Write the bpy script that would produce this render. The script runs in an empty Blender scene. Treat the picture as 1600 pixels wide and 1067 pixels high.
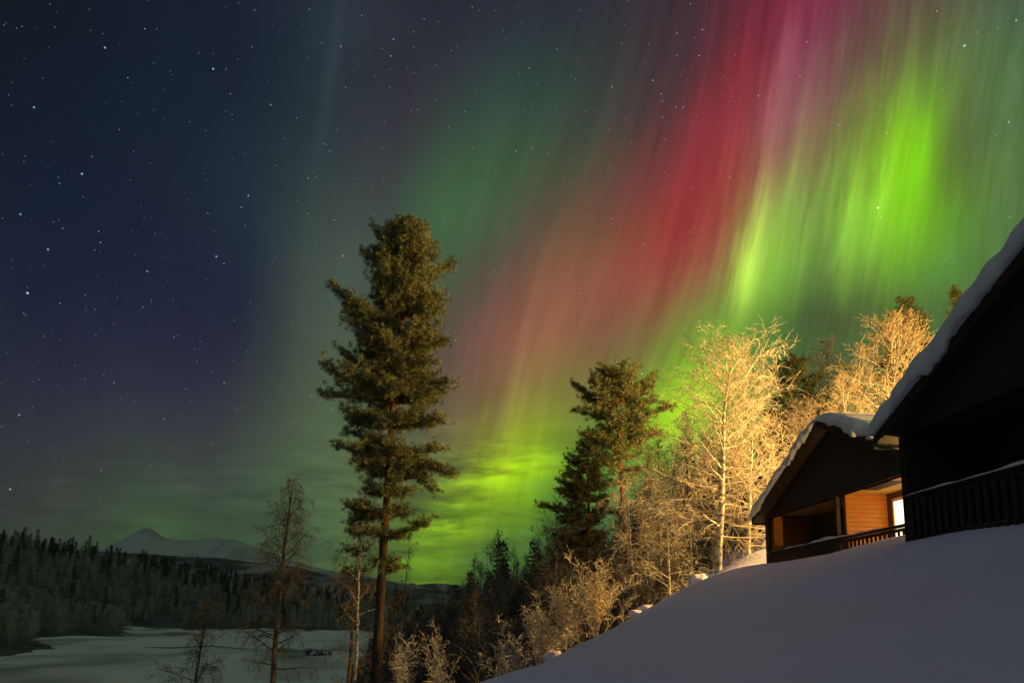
import bpy, math, random
import numpy as np
from mathutils import Vector, Matrix

scene = bpy.context.scene
R = math.radians

# ------------------------------------------------------------------ camera
cam_data = bpy.data.cameras.new("camera")
cam_data.sensor_width = 36.0
cam_data.lens = 23.61
cam_data.shift_y = 0.165
cam_data.clip_start = 0.05
cam_data.clip_end = 60000
cam = bpy.data.objects.new("camera", cam_data)
scene.collection.objects.link(cam)
cam.matrix_world = Matrix.Rotation(R(90) + 0.1567, 4, 'X') @ Matrix.Rotation(0.0216, 4, 'Z')
scene.camera = cam
scene.view_settings.view_transform = 'Standard'
scene.view_settings.look = 'None'
scene.view_settings.exposure = 0.0
scene.view_settings.gamma = 1.0
scene.cycles.max_bounces = 5
scene.cycles.diffuse_bounces = 3
scene.cycles.transparent_max_bounces = 4
scene.cycles.sample_clamp_indirect = 2.0
scene.cycles.use_denoising = True

# ------------------------------------------------------------------ sky: stars and northern lights, a function of direction only
# Chart of the sky: direction -> (X, Y), one unit = 5.45 degrees near the chart's middle, Y downwards.
SKY_FWD = (0.0, 0.98775, 0.15606)
SKY_RIGHT = (0.99977, -0.00337, 0.02133)
SKY_UP = (-0.0216, -0.15602, 0.98752)
SKY_ROWS = [
    [(11, 18, 35), (11, 18, 33), (11, 17, 33), (11, 18, 34), (13, 19, 36), (15, 20, 38), (17, 23, 40), (20, 26, 42), (24, 30, 44), (30, 35, 48), (35, 39, 51), (39, 39, 53), (41, 38, 53), (43, 37, 53), (48, 37, 52), (54, 38, 52), (60, 37, 53), (68, 37, 54), (81, 37, 55), (97, 37, 57), (112, 38, 60), (119, 42, 63), (113, 47, 65), (103, 58, 67), (94, 67, 68), (86, 74, 68), (79, 77, 68), (74, 77, 67), (70, 74, 66), (66, 70, 64), (63, 65, 62)],
    [(11, 19, 35), (11, 18, 33), (10, 18, 32), (11, 18, 34), (12, 20, 36), (14, 21, 39), (17, 23, 41), (19, 26, 43), (24, 30, 46), (30, 37, 50), (36, 42, 55), (40, 42, 56), (41, 40, 55), (42, 39, 54), (45, 40, 54), (51, 40, 54), (57, 40, 54), (66, 40, 54), (79, 39, 55), (98, 38, 57), (114, 38, 60), (122, 40, 63), (115, 49, 66), (105, 63, 68), (95, 75, 69), (87, 83, 70), (79, 86, 70), (74, 84, 69), (70, 80, 67), (66, 74, 65), (63, 68, 63)],
    [(11, 19, 36), (10, 18, 34), (10, 18, 32), (11, 19, 34), (12, 20, 38), (14, 22, 40), (16, 24, 42), (19, 26, 44), (23, 30, 47), (30, 38, 52), (39, 47, 58), (41, 46, 59), (41, 41, 56), (41, 41, 56), (43, 43, 55), (48, 44, 55), (55, 43, 55), (63, 43, 55), (78, 42, 56), (100, 40, 56), (118, 39, 60), (127, 41, 65), (117, 52, 68), (105, 71, 70), (97, 85, 70), (88, 94, 72), (80, 96, 72), (75, 92, 71), (70, 86, 68), (67, 78, 65), (63, 71, 63)],
    [(11, 19, 37), (11, 19, 35), (10, 18, 34), (11, 19, 36), (12, 21, 39), (14, 23, 42), (16, 25, 44), (18, 26, 45), (21, 29, 47), (29, 39, 53), (41, 51, 62), (43, 48, 60), (41, 43, 57), (42, 45, 58), (41, 48, 57), (47, 49, 57), (56, 48, 57), (62, 46, 56), (77, 45, 56), (104, 42, 55), (124, 41, 61), (133, 49, 72), (117, 63, 74), (105, 82, 71), (99, 97, 69), (91, 105, 72), (81, 106, 74), (76, 99, 71), (71, 91, 69), (67, 83, 66), (63, 74, 63)],
    [(12, 20, 39), (11, 20, 37), (11, 19, 37), (11, 20, 39), (13, 22, 42), (15, 24, 44), (17, 26, 46), (18, 27, 47), (20, 28, 48), (28, 39, 54), (39, 50, 61), (42, 47, 58), (44, 45, 57), (45, 52, 60), (45, 58, 60), (50, 59, 60), (59, 55, 58), (66, 50, 56), (80, 48, 58), (112, 43, 55), (132, 45, 63), (141, 70, 87), (120, 81, 80), (109, 97, 69), (103, 112, 65), (95, 116, 70), (83, 113, 73), (77, 106, 72), (72, 96, 69), (67, 86, 65), (63, 77, 62)],
    [(13, 21, 41), (12, 20, 40), (12, 20, 40), (12, 21, 42), (13, 22, 44), (15, 25, 47), (17, 27, 48), (19, 28, 49), (22, 31, 50), (29, 41, 54), (37, 50, 59), (44, 49, 59), (50, 49, 59), (51, 62, 62), (52, 72, 64), (56, 71, 62), (64, 64, 61), (74, 56, 58), (94, 51, 58), (132, 47, 57), (144, 60, 71), (148, 88, 96), (127, 99, 80), (117, 122, 63), (109, 135, 55), (98, 122, 64), (86, 116, 71), (79, 111, 71), (73, 101, 68), (68, 90, 65), (64, 80, 62)],
    [(14, 22, 43), (14, 21, 43), (13, 21, 43), (13, 22, 45), (14, 23, 47), (16, 25, 49), (18, 27, 50), (20, 29, 51), (24, 35, 53), (31, 44, 56), (39, 54, 60), (49, 56, 63), (56, 57, 63), (57, 74, 64), (58, 84, 65), (63, 80, 64), (71, 73, 64), (89, 61, 60), (114, 54, 59), (149, 52, 60), (156, 72, 74), (147, 96, 89), (131, 118, 75), (128, 156, 55), (125, 180, 28), (99, 120, 59), (88, 119, 69), (81, 116, 69), (74, 104, 67), (69, 93, 64), (65, 83, 61)],
    [(16, 23, 45), (16, 23, 45), (15, 23, 46), (14, 23, 48), (14, 23, 50), (16, 25, 51), (19, 27, 52), (22, 31, 53), (27, 38, 56), (35, 48, 58), (46, 60, 63), (57, 65, 68), (60, 68, 68), (62, 89, 66), (64, 95, 66), (73, 86, 64), (84, 79, 62), (107, 66, 61), (131, 58, 59), (154, 55, 60), (162, 82, 70), (150, 127, 83), (134, 145, 72), (140, 188, 54), (131, 203, 21), (100, 130, 52), (92, 126, 64), (83, 118, 67), (75, 106, 65), (70, 95, 63), (65, 86, 61)],
    [(18, 24, 47), (18, 24, 48), (17, 24, 49), (16, 24, 51), (16, 24, 52), (18, 25, 53), (20, 27, 53), (23, 31, 55), (28, 38, 58), (37, 49, 60), (54, 66, 66), (64, 74, 72), (65, 78, 71), (66, 102, 67), (71, 100, 66), (84, 87, 65), (106, 83, 62), (119, 75, 62), (144, 65, 59), (160, 56, 59), (161, 101, 66), (154, 175, 78), (131, 165, 70), (145, 206, 59), (135, 210, 32), (107, 167, 38), (93, 133, 61), (83, 119, 65), (76, 107, 64), (70, 96, 62), (66, 88, 60)],
    [(21, 26, 49), (21, 27, 50), (20, 27, 51), (19, 26, 53), (19, 25, 55), (20, 26, 55), (22, 28, 55), (25, 31, 57), (28, 35, 59), (35, 45, 60), (59, 71, 69), (69, 82, 74), (70, 84, 73), (69, 100, 69), (76, 94, 67), (95, 84, 67), (125, 88, 67), (134, 86, 65), (157, 74, 59), (165, 68, 61), (157, 117, 69), (158, 211, 74), (121, 163, 67), (130, 182, 64), (124, 185, 47), (101, 159, 52), (89, 131, 63), (82, 117, 63), (76, 106, 62), (70, 97, 61), (66, 89, 59)],
    [(24, 29, 51), (24, 30, 52), (24, 30, 54), (23, 29, 55), (22, 27, 57), (24, 28, 58), (25, 29, 58), (27, 31, 59), (28, 33, 60), (32, 40, 60), (60, 71, 69), (74, 88, 76), (74, 85, 74), (74, 91, 71), (86, 84, 70), (111, 81, 70), (146, 95, 72), (151, 91, 71), (156, 84, 68), (156, 96, 67), (140, 125, 68), (145, 195, 69), (98, 133, 62), (100, 131, 61), (102, 142, 56), (91, 135, 60), (85, 124, 63), (80, 114, 62), (75, 105, 61), (70, 96, 59), (66, 89, 57)],
    [(28, 32, 53), (29, 33, 54), (29, 34, 55), (28, 33, 57), (27, 31, 59), (29, 31, 60), (30, 33, 61), (32, 34, 62), (32, 34, 62), (37, 43, 61), (61, 71, 68), (77, 91, 76), (77, 89, 74), (82, 86, 73), (104, 84, 72), (132, 87, 73), (156, 99, 75), (149, 96, 72), (142, 96, 72), (135, 120, 66), (107, 140, 59), (99, 144, 62), (78, 111, 58), (82, 104, 58), (85, 109, 58), (83, 115, 60), (81, 115, 61), (78, 109, 60), (74, 102, 59), (70, 95, 58), (66, 89, 56)],
    [(33, 37, 54), (33, 38, 56), (34, 38, 57), (34, 38, 59), (35, 37, 61), (36, 37, 63), (38, 39, 64), (39, 39, 65), (39, 38, 65), (43, 47, 62), (60, 70, 66), (78, 92, 74), (78, 93, 74), (86, 87, 74), (109, 86, 74), (133, 92, 75), (151, 106, 76), (135, 106, 66), (125, 110, 66), (126, 141, 58), (116, 166, 46), (86, 137, 54), (79, 112, 56), (78, 104, 57), (79, 103, 58), (80, 107, 58), (79, 108, 58), (77, 105, 58), (73, 100, 57), (69, 94, 56), (66, 88, 55)],
    [(38, 43, 56), (38, 43, 57), (39, 43, 58), (40, 43, 60), (42, 44, 63), (45, 45, 65), (47, 48, 66), (48, 50, 67), (48, 48, 68), (53, 57, 66), (67, 78, 69), (82, 97, 75), (84, 98, 73), (92, 94, 75), (110, 95, 75), (129, 105, 71), (148, 130, 73), (136, 135, 58), (115, 125, 62), (129, 163, 49), (156, 215, 25), (95, 149, 49), (86, 123, 56), (81, 111, 56), (79, 106, 57), (79, 105, 57), (78, 105, 55), (76, 102, 55), (72, 98, 56), (69, 92, 55), (66, 87, 54)],
    [(43, 49, 57), (43, 49, 58), (44, 49, 59), (46, 49, 61), (49, 51, 64), (54, 54, 67), (56, 60, 67), (58, 64, 68), (60, 63, 69), (63, 69, 69), (76, 89, 74), (88, 105, 77), (95, 111, 75), (97, 104, 74), (112, 110, 73), (137, 138, 58), (158, 175, 44), (147, 180, 36), (117, 150, 49), (116, 160, 50), (123, 187, 40), (99, 152, 49), (89, 129, 55), (84, 120, 56), (81, 112, 57), (79, 106, 56), (78, 103, 54), (75, 100, 54), (72, 96, 54), (69, 91, 54), (66, 86, 53)],
    [(48, 55, 58), (48, 54, 58), (49, 54, 60), (50, 55, 61), (54, 58, 63), (61, 65, 66), (64, 73, 67), (66, 79, 67), (69, 79, 69), (69, 81, 70), (77, 95, 74), (88, 108, 76), (97, 117, 75), (97, 111, 70), (107, 122, 63), (138, 165, 41), (165, 209, 13), (147, 199, 19), (108, 155, 44), (95, 142, 56), (89, 140, 58), (91, 141, 54), (88, 129, 56), (85, 123, 57), (82, 115, 57), (79, 108, 56), (77, 103, 54), (74, 99, 54), (71, 94, 54), (68, 89, 53), (65, 85, 52)],
    [(53, 61, 58), (52, 59, 59), (52, 58, 60), (54, 60, 61), (58, 64, 63), (65, 74, 64), (67, 81, 65), (70, 91, 66), (73, 95, 67), (70, 91, 68), (73, 96, 70), (82, 106, 72), (92, 117, 71), (97, 120, 62), (114, 150, 43), (134, 181, 29), (123, 167, 34), (114, 166, 35), (85, 134, 54), (81, 128, 60), (81, 127, 61), (85, 130, 58), (86, 126, 58), (85, 123, 59), (83, 117, 59), (79, 109, 57), (76, 103, 55), (74, 98, 54), (71, 93, 54), (68, 88, 53), (65, 84, 52)],
    [(56, 65, 59), (55, 63, 59), (55, 62, 60), (56, 63, 60), (59, 67, 61), (63, 74, 62), (66, 81, 62), (70, 91, 64), (72, 98, 65), (69, 96, 66), (70, 96, 67), (77, 104, 69), (88, 116, 67), (101, 133, 53), (126, 175, 29), (119, 171, 33), (85, 126, 57), (87, 134, 51), (75, 123, 58), (74, 119, 62), (77, 120, 62), (82, 122, 60), (84, 122, 59), (84, 121, 60), (82, 116, 59), (79, 109, 57), (76, 103, 56), (73, 98, 54), (70, 93, 54), (68, 87, 53), (65, 83, 52)],
    [(57, 67, 59), (57, 66, 59), (57, 65, 60), (57, 65, 60), (59, 67, 60), (60, 70, 59), (62, 75, 59), (66, 87, 62), (69, 94, 64), (68, 95, 65), (69, 96, 66), (74, 101, 67), (82, 109, 65), (93, 123, 54), (109, 152, 38), (101, 148, 43), (79, 121, 58), (74, 119, 59), (70, 116, 61), (71, 114, 63), (75, 114, 62), (81, 116, 60), (82, 117, 60), (82, 117, 60), (81, 114, 60), (78, 108, 58), (75, 103, 56), (73, 97, 55), (70, 92, 54), (67, 87, 53), (65, 83, 52)]]

SKY_Y0, SKY_DY = -1.5, 0.6
SKY_R0, SKY_R1 = -2.0, 18.0

# the brighter stars: chart position, brightness, tint
STARS = [
    (0.43, 4.58, 1.5, 0), (0.75, 3.90, 1.0, 0), (1.28, 2.72, 1.1, 0), (0.53, 1.68, .9, 0), (0.32, 3.35, .9, 0),
    (3.33, 1.08, 1.0, 0), (1.64, 0.75, .9, 0), (3.38, 4.01, 1.0, 0), (0.93, 2.87, .5, 0), (0.98, 3.57, .5, 0),
    (0.16, 7.64, 1.0, 1), (13.72, 3.25, 1.3, 1), (15.07, .72, 1.2, 0), (15.76, 1.91, .8, 0), (15.88, .33, .7, 0),
    (10.33, 1.47, .5, 0), (10.35, 1.58, .5, 0), (10.35, 1.83, .5, 0), (10.56, 1.67, .5, 0), (10.67, 1.68, .45, 0),
    (10.38, 2.18, .4, 0), (10.38, 2.70, .4, 0), (10.82, 2.95, .35, 0), (10.20, 1.26, .5, 1), (10.58, .87, .4, 0),
    (6.11, .88, .6, 0), (6.15, .62, .6, 0), (3.88, 3.06, .7, 1), (3.77, 3.24, .6, 0), (2.30, 4.24, .7, 1),
    (1.57, 3.79, .6, 0), (10.03, 5.84, 1.0, 1), (7.12, 5.32, .6, 1), (4.23, 1.64, .5, 1), (.30, 6.48, .7, 1),
    (1.58, 7.35, .5, 2), (2.23, 4.80, .5, 0), (3.50, 4.12, .5, 1), (1.78, 5.98, .5, 1), (3.50, 5.98, .5, 1),
    (5.36, 4.00, .6, 1), (11.85, 1.50, .5, 1), (14.64, .18, .5, 2), (13.12, 1.96, .45, 1), (9.05, 4.58, .5, 1),
    (8.06, 2.36, .5, 0), (8.32, 2.31, .4, 1), (9.57, 3.42, .4, 1), (10.78, 3.63, .4, 1), (15.78, 3.39, .5, 0), (13.86, 2.08, .4, 1),
]

world = bpy.data.worlds.new("World")
scene.world = world
world.use_nodes = True
try:
    world.cycles.sampling_method = 'MANUAL'
    world.cycles.sample_map_resolution = 512
except Exception:
    pass


def build_sky():
    nt = world.node_tree
    N, L = nt.nodes, nt.links
    N.clear()

    def put(sock, v):
        if isinstance(v, bpy.types.NodeSocket):
            L.new(v, sock)
        elif v is not None:
            sock.default_value = v

    def m(op, a=None, b=None, c=None, clamp=False):
        n = N.new('ShaderNodeMath')
        n.operation = op
        n.use_clamp = clamp
        for i, v in enumerate((a, b, c)):
            put(n.inputs[i], v)
        return n.outputs[0]

    def vm(op, a=None, b=None, c=None):
        n = N.new('ShaderNodeVectorMath')
        n.operation = op
        for i, v in enumerate((a, b, c)):
            put(n.inputs[i], v)
        return n.outputs['Value'] if op in ('DOT_PRODUCT', 'LENGTH', 'DISTANCE') else n.outputs['Vector']

    def comb(x, y, z=0.0):
        n = N.new('ShaderNodeCombineXYZ')
        for i, v in enumerate((x, y, z)):
            put(n.inputs[i], v)
        return n.outputs[0]

    def noise(vec, scale, detail=2.0, rough=.5):
        n = N.new('ShaderNodeTexNoise')
        n.inputs['Scale'].default_value = scale
        n.inputs['Detail'].default_value = detail
        n.inputs['Roughness'].default_value = rough
        L.new(vec, n.inputs['Vector'])
        return n.outputs['Fac']

    def ramp(v, a, b, lo=0.0, hi=1.0):
        n = N.new('ShaderNodeMapRange')
        n.interpolation_type = 'SMOOTHSTEP'
        for i, q in enumerate((v, a, b, lo, hi)):
            put(n.inputs[i], q)
        return n.outputs[0]

    tc = N.new('ShaderNodeTexCoord')
    D = vm('NORMALIZE', tc.outputs['Generated'])
    df = vm('DOT_PRODUCT', D, SKY_FWD)
    dfc = m('MAXIMUM', df, 0.12)
    X = m('MULTIPLY_ADD', m('DIVIDE', vm('DOT_PRODUCT', D, SKY_RIGHT), dfc), 10.494, 8.0)
    Y = m('MULTIPLY_ADD', m('DIVIDE', vm('DOT_PRODUCT', D, SKY_UP), dfc), -10.494, 7.976)
    # Rr0 is constant along a ray of the aurora; the rays lean most in the middle of the display
    lx = m('DIVIDE', m('SUBTRACT', X, 9.4), 1.9)
    leanr = m('MULTIPLY_ADD', m('EXPONENT', m('MULTIPLY', m('MULTIPLY', lx, lx), -1.0)), .20, .15)
    Rr0 = m('MULTIPLY_ADD', m('SUBTRACT', Y, 4.0), leanr, X)
    Y = m('MINIMUM', m('MAXIMUM', Y, -1.5), 9.3)
    # thin vertical rays: the edges of the curtain are ragged along R only
    rv = comb(Rr0, m('MULTIPLY', Y, .10))
    ray = noise(rv, 2.6, 3.0, .62)
    rayfine = noise(rv, 9.0, 2.0, .5)
    streak = noise(comb(m('MULTIPLY', X, .55), m('MULTIPLY', Y, 2.6)), 1.6, 5.0, .6)
    low = ramp(Y, 6.2, 7.7)
    high = m('SUBTRACT', 1.0, low)
    active = ramp(Rr0, 8.5, 12.4, .10, 1.0)                         # the west of the sky is calm
    aray = m('MULTIPLY', high, active)
    astr = m('MULTIPLY', low, ramp(X, 3.5, 7.0, .30, 1.0))
    Yw = m('MULTIPLY_ADD', m('MULTIPLY', m('SUBTRACT', ray, .5), aray), 1.05, Y)
    Yw = m('MULTIPLY_ADD', m('MULTIPLY', m('SUBTRACT', streak, .5), astr), .9, Yw)
    Rr = m('MULTIPLY_ADD', m('MULTIPLY', m('SUBTRACT', streak, .5), astr), 1.3, Rr0)
    Rr = m('MULTIPLY_ADD', m('MULTIPLY', m('SUBTRACT', rayfine, .5), aray), .36, Rr)
    fac = m('DIVIDE', m('SUBTRACT', Rr, SKY_R0), SKY_R1 - SKY_R0, clamp=True)
    acc = None
    s = 0.66

    def after(v):
        # v, evaluated only once the sum so far is known (keeps the shader small in memory)
        return m('MULTIPLY_ADD', vm('DOT_PRODUCT', acc, (1e-7, 1e-7, 1e-7)), 1e-3, v)

    fac0, Yw0, Rr_0, D0 = fac, Yw, Rr, D
    for i, row in enumerate(SKY_ROWS):
        if i and i % 4 == 0:
            fac, Yw = after(fac0), after(Yw0)
        cr = N.new('ShaderNodeValToRGB')
        el = cr.color_ramp.elements
        cr.color_ramp.interpolation = 'CARDINAL'
        cols = row
        n = len(cols)
        while len(el) < n:
            el.new(0.5)
        for k, c in enumerate(cols):
            el[k].position = k / (n - 1)
            rgb = [q / 255 for q in c]
            rgb = [q / 12.92 if q < .04045 else ((q + .055) / 1.055) ** 2.4 for q in rgb]
            el[k].color = (*rgb, 1)
        L.new(fac, cr.inputs[0])
        t = m('MULTIPLY', m('SUBTRACT', Yw, SKY_Y0 + SKY_DY * i), 1 / (SKY_DY * s * math.sqrt(2)))
        w = m('EXPONENT', m('MULTIPLY', m('MULTIPLY', t, t), -1.0))
        w = m('MULTIPLY', w, 1 / (s * math.sqrt(2 * math.pi)))
        sc = N.new('ShaderNodeVectorMath')
        sc.operation = 'SCALE'
        L.new(cr.outputs[0], sc.inputs[0])
        L.new(w, sc.inputs['Scale'])
        acc = sc.outputs[0] if acc is None else vm('ADD', acc, sc.outputs[0])

    def blob(cx, cy, sx, sy, slope=0.0):
        a = m('DIVIDE', m('SUBTRACT', Rr, cx + (.15 + .20 * math.exp(-((cx - 9.4) / 1.9) ** 2)) * (cy - 4)), sx)
        b = m('DIVIDE', m('SUBTRACT', Yw, cy), sy)
        if slope:
            b = m('MULTIPLY_ADD', a, slope, b)
        return m('EXPONENT', m('MULTIPLY', m('ADD', m('MULTIPLY', a, a), m('MULTIPLY', b, b)), -1.0))

    def add(g, col):
        nonlocal acc
        sc = N.new('ShaderNodeVectorMath')
        sc.operation = 'SCALE'
        sc.inputs[0].default_value = col
        L.new(g, sc.inputs['Scale'])
        acc = vm('ADD', acc, sc.outputs[0])

    for k, (cx, cy, sx, sy, col) in enumerate((
            (11.66, 4.40, .17, .62, (.24, .40, .03)), (11.80, 3.7, .16, .9, (.10, .16, .02)), (12.55, 3.9, .10, .7, (.04, .12, .01)),
            (13.30, 3.6, .14, .8, (.10, .22, .01)), (14.30, 2.55, .32, 1.0, (.03, .16, 0)), (13.75, 3.15, .12, .7, (.08, .18, .01)),
            (8.05, 6.6, .22, .9, (.06, .07, .0)), (9.0, 6.3, .2, .8, (.05, .03, .005)), (10.60, 6.45, .34, .55, (.22, .36, .0)), (11.0, 5.9, .4, .9, (.08, .16, 0)), (12.9, 4.85, 1.1, .35, (-.012, -.045, -.004)), (14.2, 4.7, .8, .4, (-.01, -.02, -.003)), (12.15, 1.8, .14, 1.5, (.06, .035, .035)),
            (5.15, 1.2, .10, 1.6, (.006, .010, .010)), (7.8, 7.45, .6, .28, (.16, .30, 0)), (8.5, 7.3, .6, .2, (.13, .25, 0)), (7.1, 8.28, .7, .14, (.18, .34, 0)), (6.3, 8.75, .4, .12, (.08, .2, 0)), (2.3, 8.3, .5, .12, (.012, .05, 0)))):
        if k % 3 == 0:
            Yw, Rr = after(Yw0), after(Rr_0)
        add(blob(cx, cy, sx, sy), col)

    # cloud streaks low in the sky and rays high up brighten and dim what glows
    k1 = m('MULTIPLY_ADD', m('MULTIPLY', m('SUBTRACT', streak, .5), astr), 2.9, 1.0)
    k2 = m('MULTIPLY_ADD', m('MULTIPLY', m('SUBTRACT', rayfine, .5), aray), .5, 1.0)
    mid = ramp(Rr0, 6.0, 8.5, .15, 1.0)
    k3 = m('MULTIPLY_ADD', m('MULTIPLY', m('SUBTRACT', ray, .5), mid), .75, 1.0)
    k4 = m('MULTIPLY_ADD', m('SUBTRACT', noise(D, 7.0, 4.0, .55), .5), .35, 1.0)
    kk = m('MAXIMUM', m('MULTIPLY', m('MULTIPLY', m('MULTIPLY', k1, k2), k3), k4), .15)
    sc = N.new('ShaderNodeVectorMath')
    sc.operation = 'SCALE'
    L.new(vm('MAXIMUM', acc, (.002, .003, .004)), sc.inputs[0])
    L.new(kk, sc.inputs['Scale'])
    acc = sc.outputs[0]
    # behind the viewer: a dim, even night sky
    front = ramp(df, .15, .5)
    mix = N.new('ShaderNodeMix')
    mix.data_type = 'RGBA'
    L.new(front, mix.inputs[0])
    mix.inputs[6].default_value = (.046,.074,.050, 1)
    L.new(acc, mix.inputs[7])
    acc = mix.outputs[2]
    # faint stars: a scatter of points in two sizes
    up = ramp(vm('DOT_PRODUCT', D, (0, 0, 1)), .03, .22)
    for scale, rad, amp, off in ((130.0, .0007, .45, 0.0), (70.0, .0008, .75, 3.3)):
        v = N.new('ShaderNodeTexVoronoi')
        v.inputs['Scale'].default_value = scale
        L.new(vm('ADD', D, (off, off, off)), v.inputs['Vector'])
        core = ramp(v.outputs['Distance'], rad * scale * .35, rad * scale, 1.0, 0.0)
        sep = N.new('ShaderNodeSeparateColor')
        L.new(v.outputs['Color'], sep.inputs[0])
        br = m('MULTIPLY', m('POWER', sep.outputs[0], 1.3), amp)
        g = m('MULTIPLY', m('MULTIPLY', core, br), up)
        tint = N.new('ShaderNodeMix')
        tint.data_type = 'RGBA'
        L.new(sep.outputs[1], tint.inputs[0])
        tint.inputs[6].default_value = (.55, .75, 1.0, 1)
        tint.inputs[7].default_value = (1.0, .9, .7, 1)
        s2 = N.new('ShaderNodeVectorMath')
        s2.operation = 'SCALE'
        L.new(tint.outputs[2], s2.inputs[0])
        L.new(g, s2.inputs['Scale'])
        acc = vm('ADD', acc, s2.outputs[0])
    F, Rt, U = (Vector(q) for q in (SKY_FWD, SKY_RIGHT, SKY_UP))
    for k, (sx, sy, b, tint) in enumerate(STARS):
        if k % 6 == 0:
            D = vm('ADD', D0, vm('MULTIPLY', acc, (1e-9, 1e-9, 1e-9)))
        d = (F + Rt * ((sx - 8) / 10.494) + U * ((7.976 - sy) / 10.494)).normalized()
        dist = vm('DISTANCE', D, tuple(d))
        r = .00075 + .0006 * b
        g = ramp(dist, r * .3, r, .85 * b, 0.0)
        add(g, ((.42, .6, 1.0), (.75, .9, 1.0), (1.0, .6, .25))[tint])
    bg = N.new('ShaderNodeBackground')
    L.new(acc, bg.inputs['Color'])
    bg.inputs['Strength'].default_value = 1.0
    out = N.new('ShaderNodeOutputWorld')
    L.new(bg.outputs[0], out.inputs[0])


build_sky()

# ------------------------------------------------------------------ a very weak, very soft fill light, added to brighten the snow, from behind the viewer
sun_d = bpy.data.lights.new("fill_light", 'SUN')
sun_d.energy = 0.14
sun_d.angle = R(60)
sun_d.color = (.74, .70, 1.0)
sun_o = bpy.data.objects.new("fill_light", sun_d)
sun_o.rotation_euler = (R(42), 0, R(-38))
scene.collection.objects.link(sun_o)

# ------------------------------------------------------------------ helpers
COL = scene.collection


def tag(o, label=None, cat=None, group=None, kind=None):
    if label: o["label"] = label
    if cat: o["category"] = cat
    if group: o["group"] = group
    if kind: o["kind"] = kind
    return o


def empty(name, loc, rz=0.0):
    o = bpy.data.objects.new(name, None)
    COL.objects.link(o)
    o.location = loc
    o.rotation_euler = (0, 0, rz)
    return o


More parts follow.
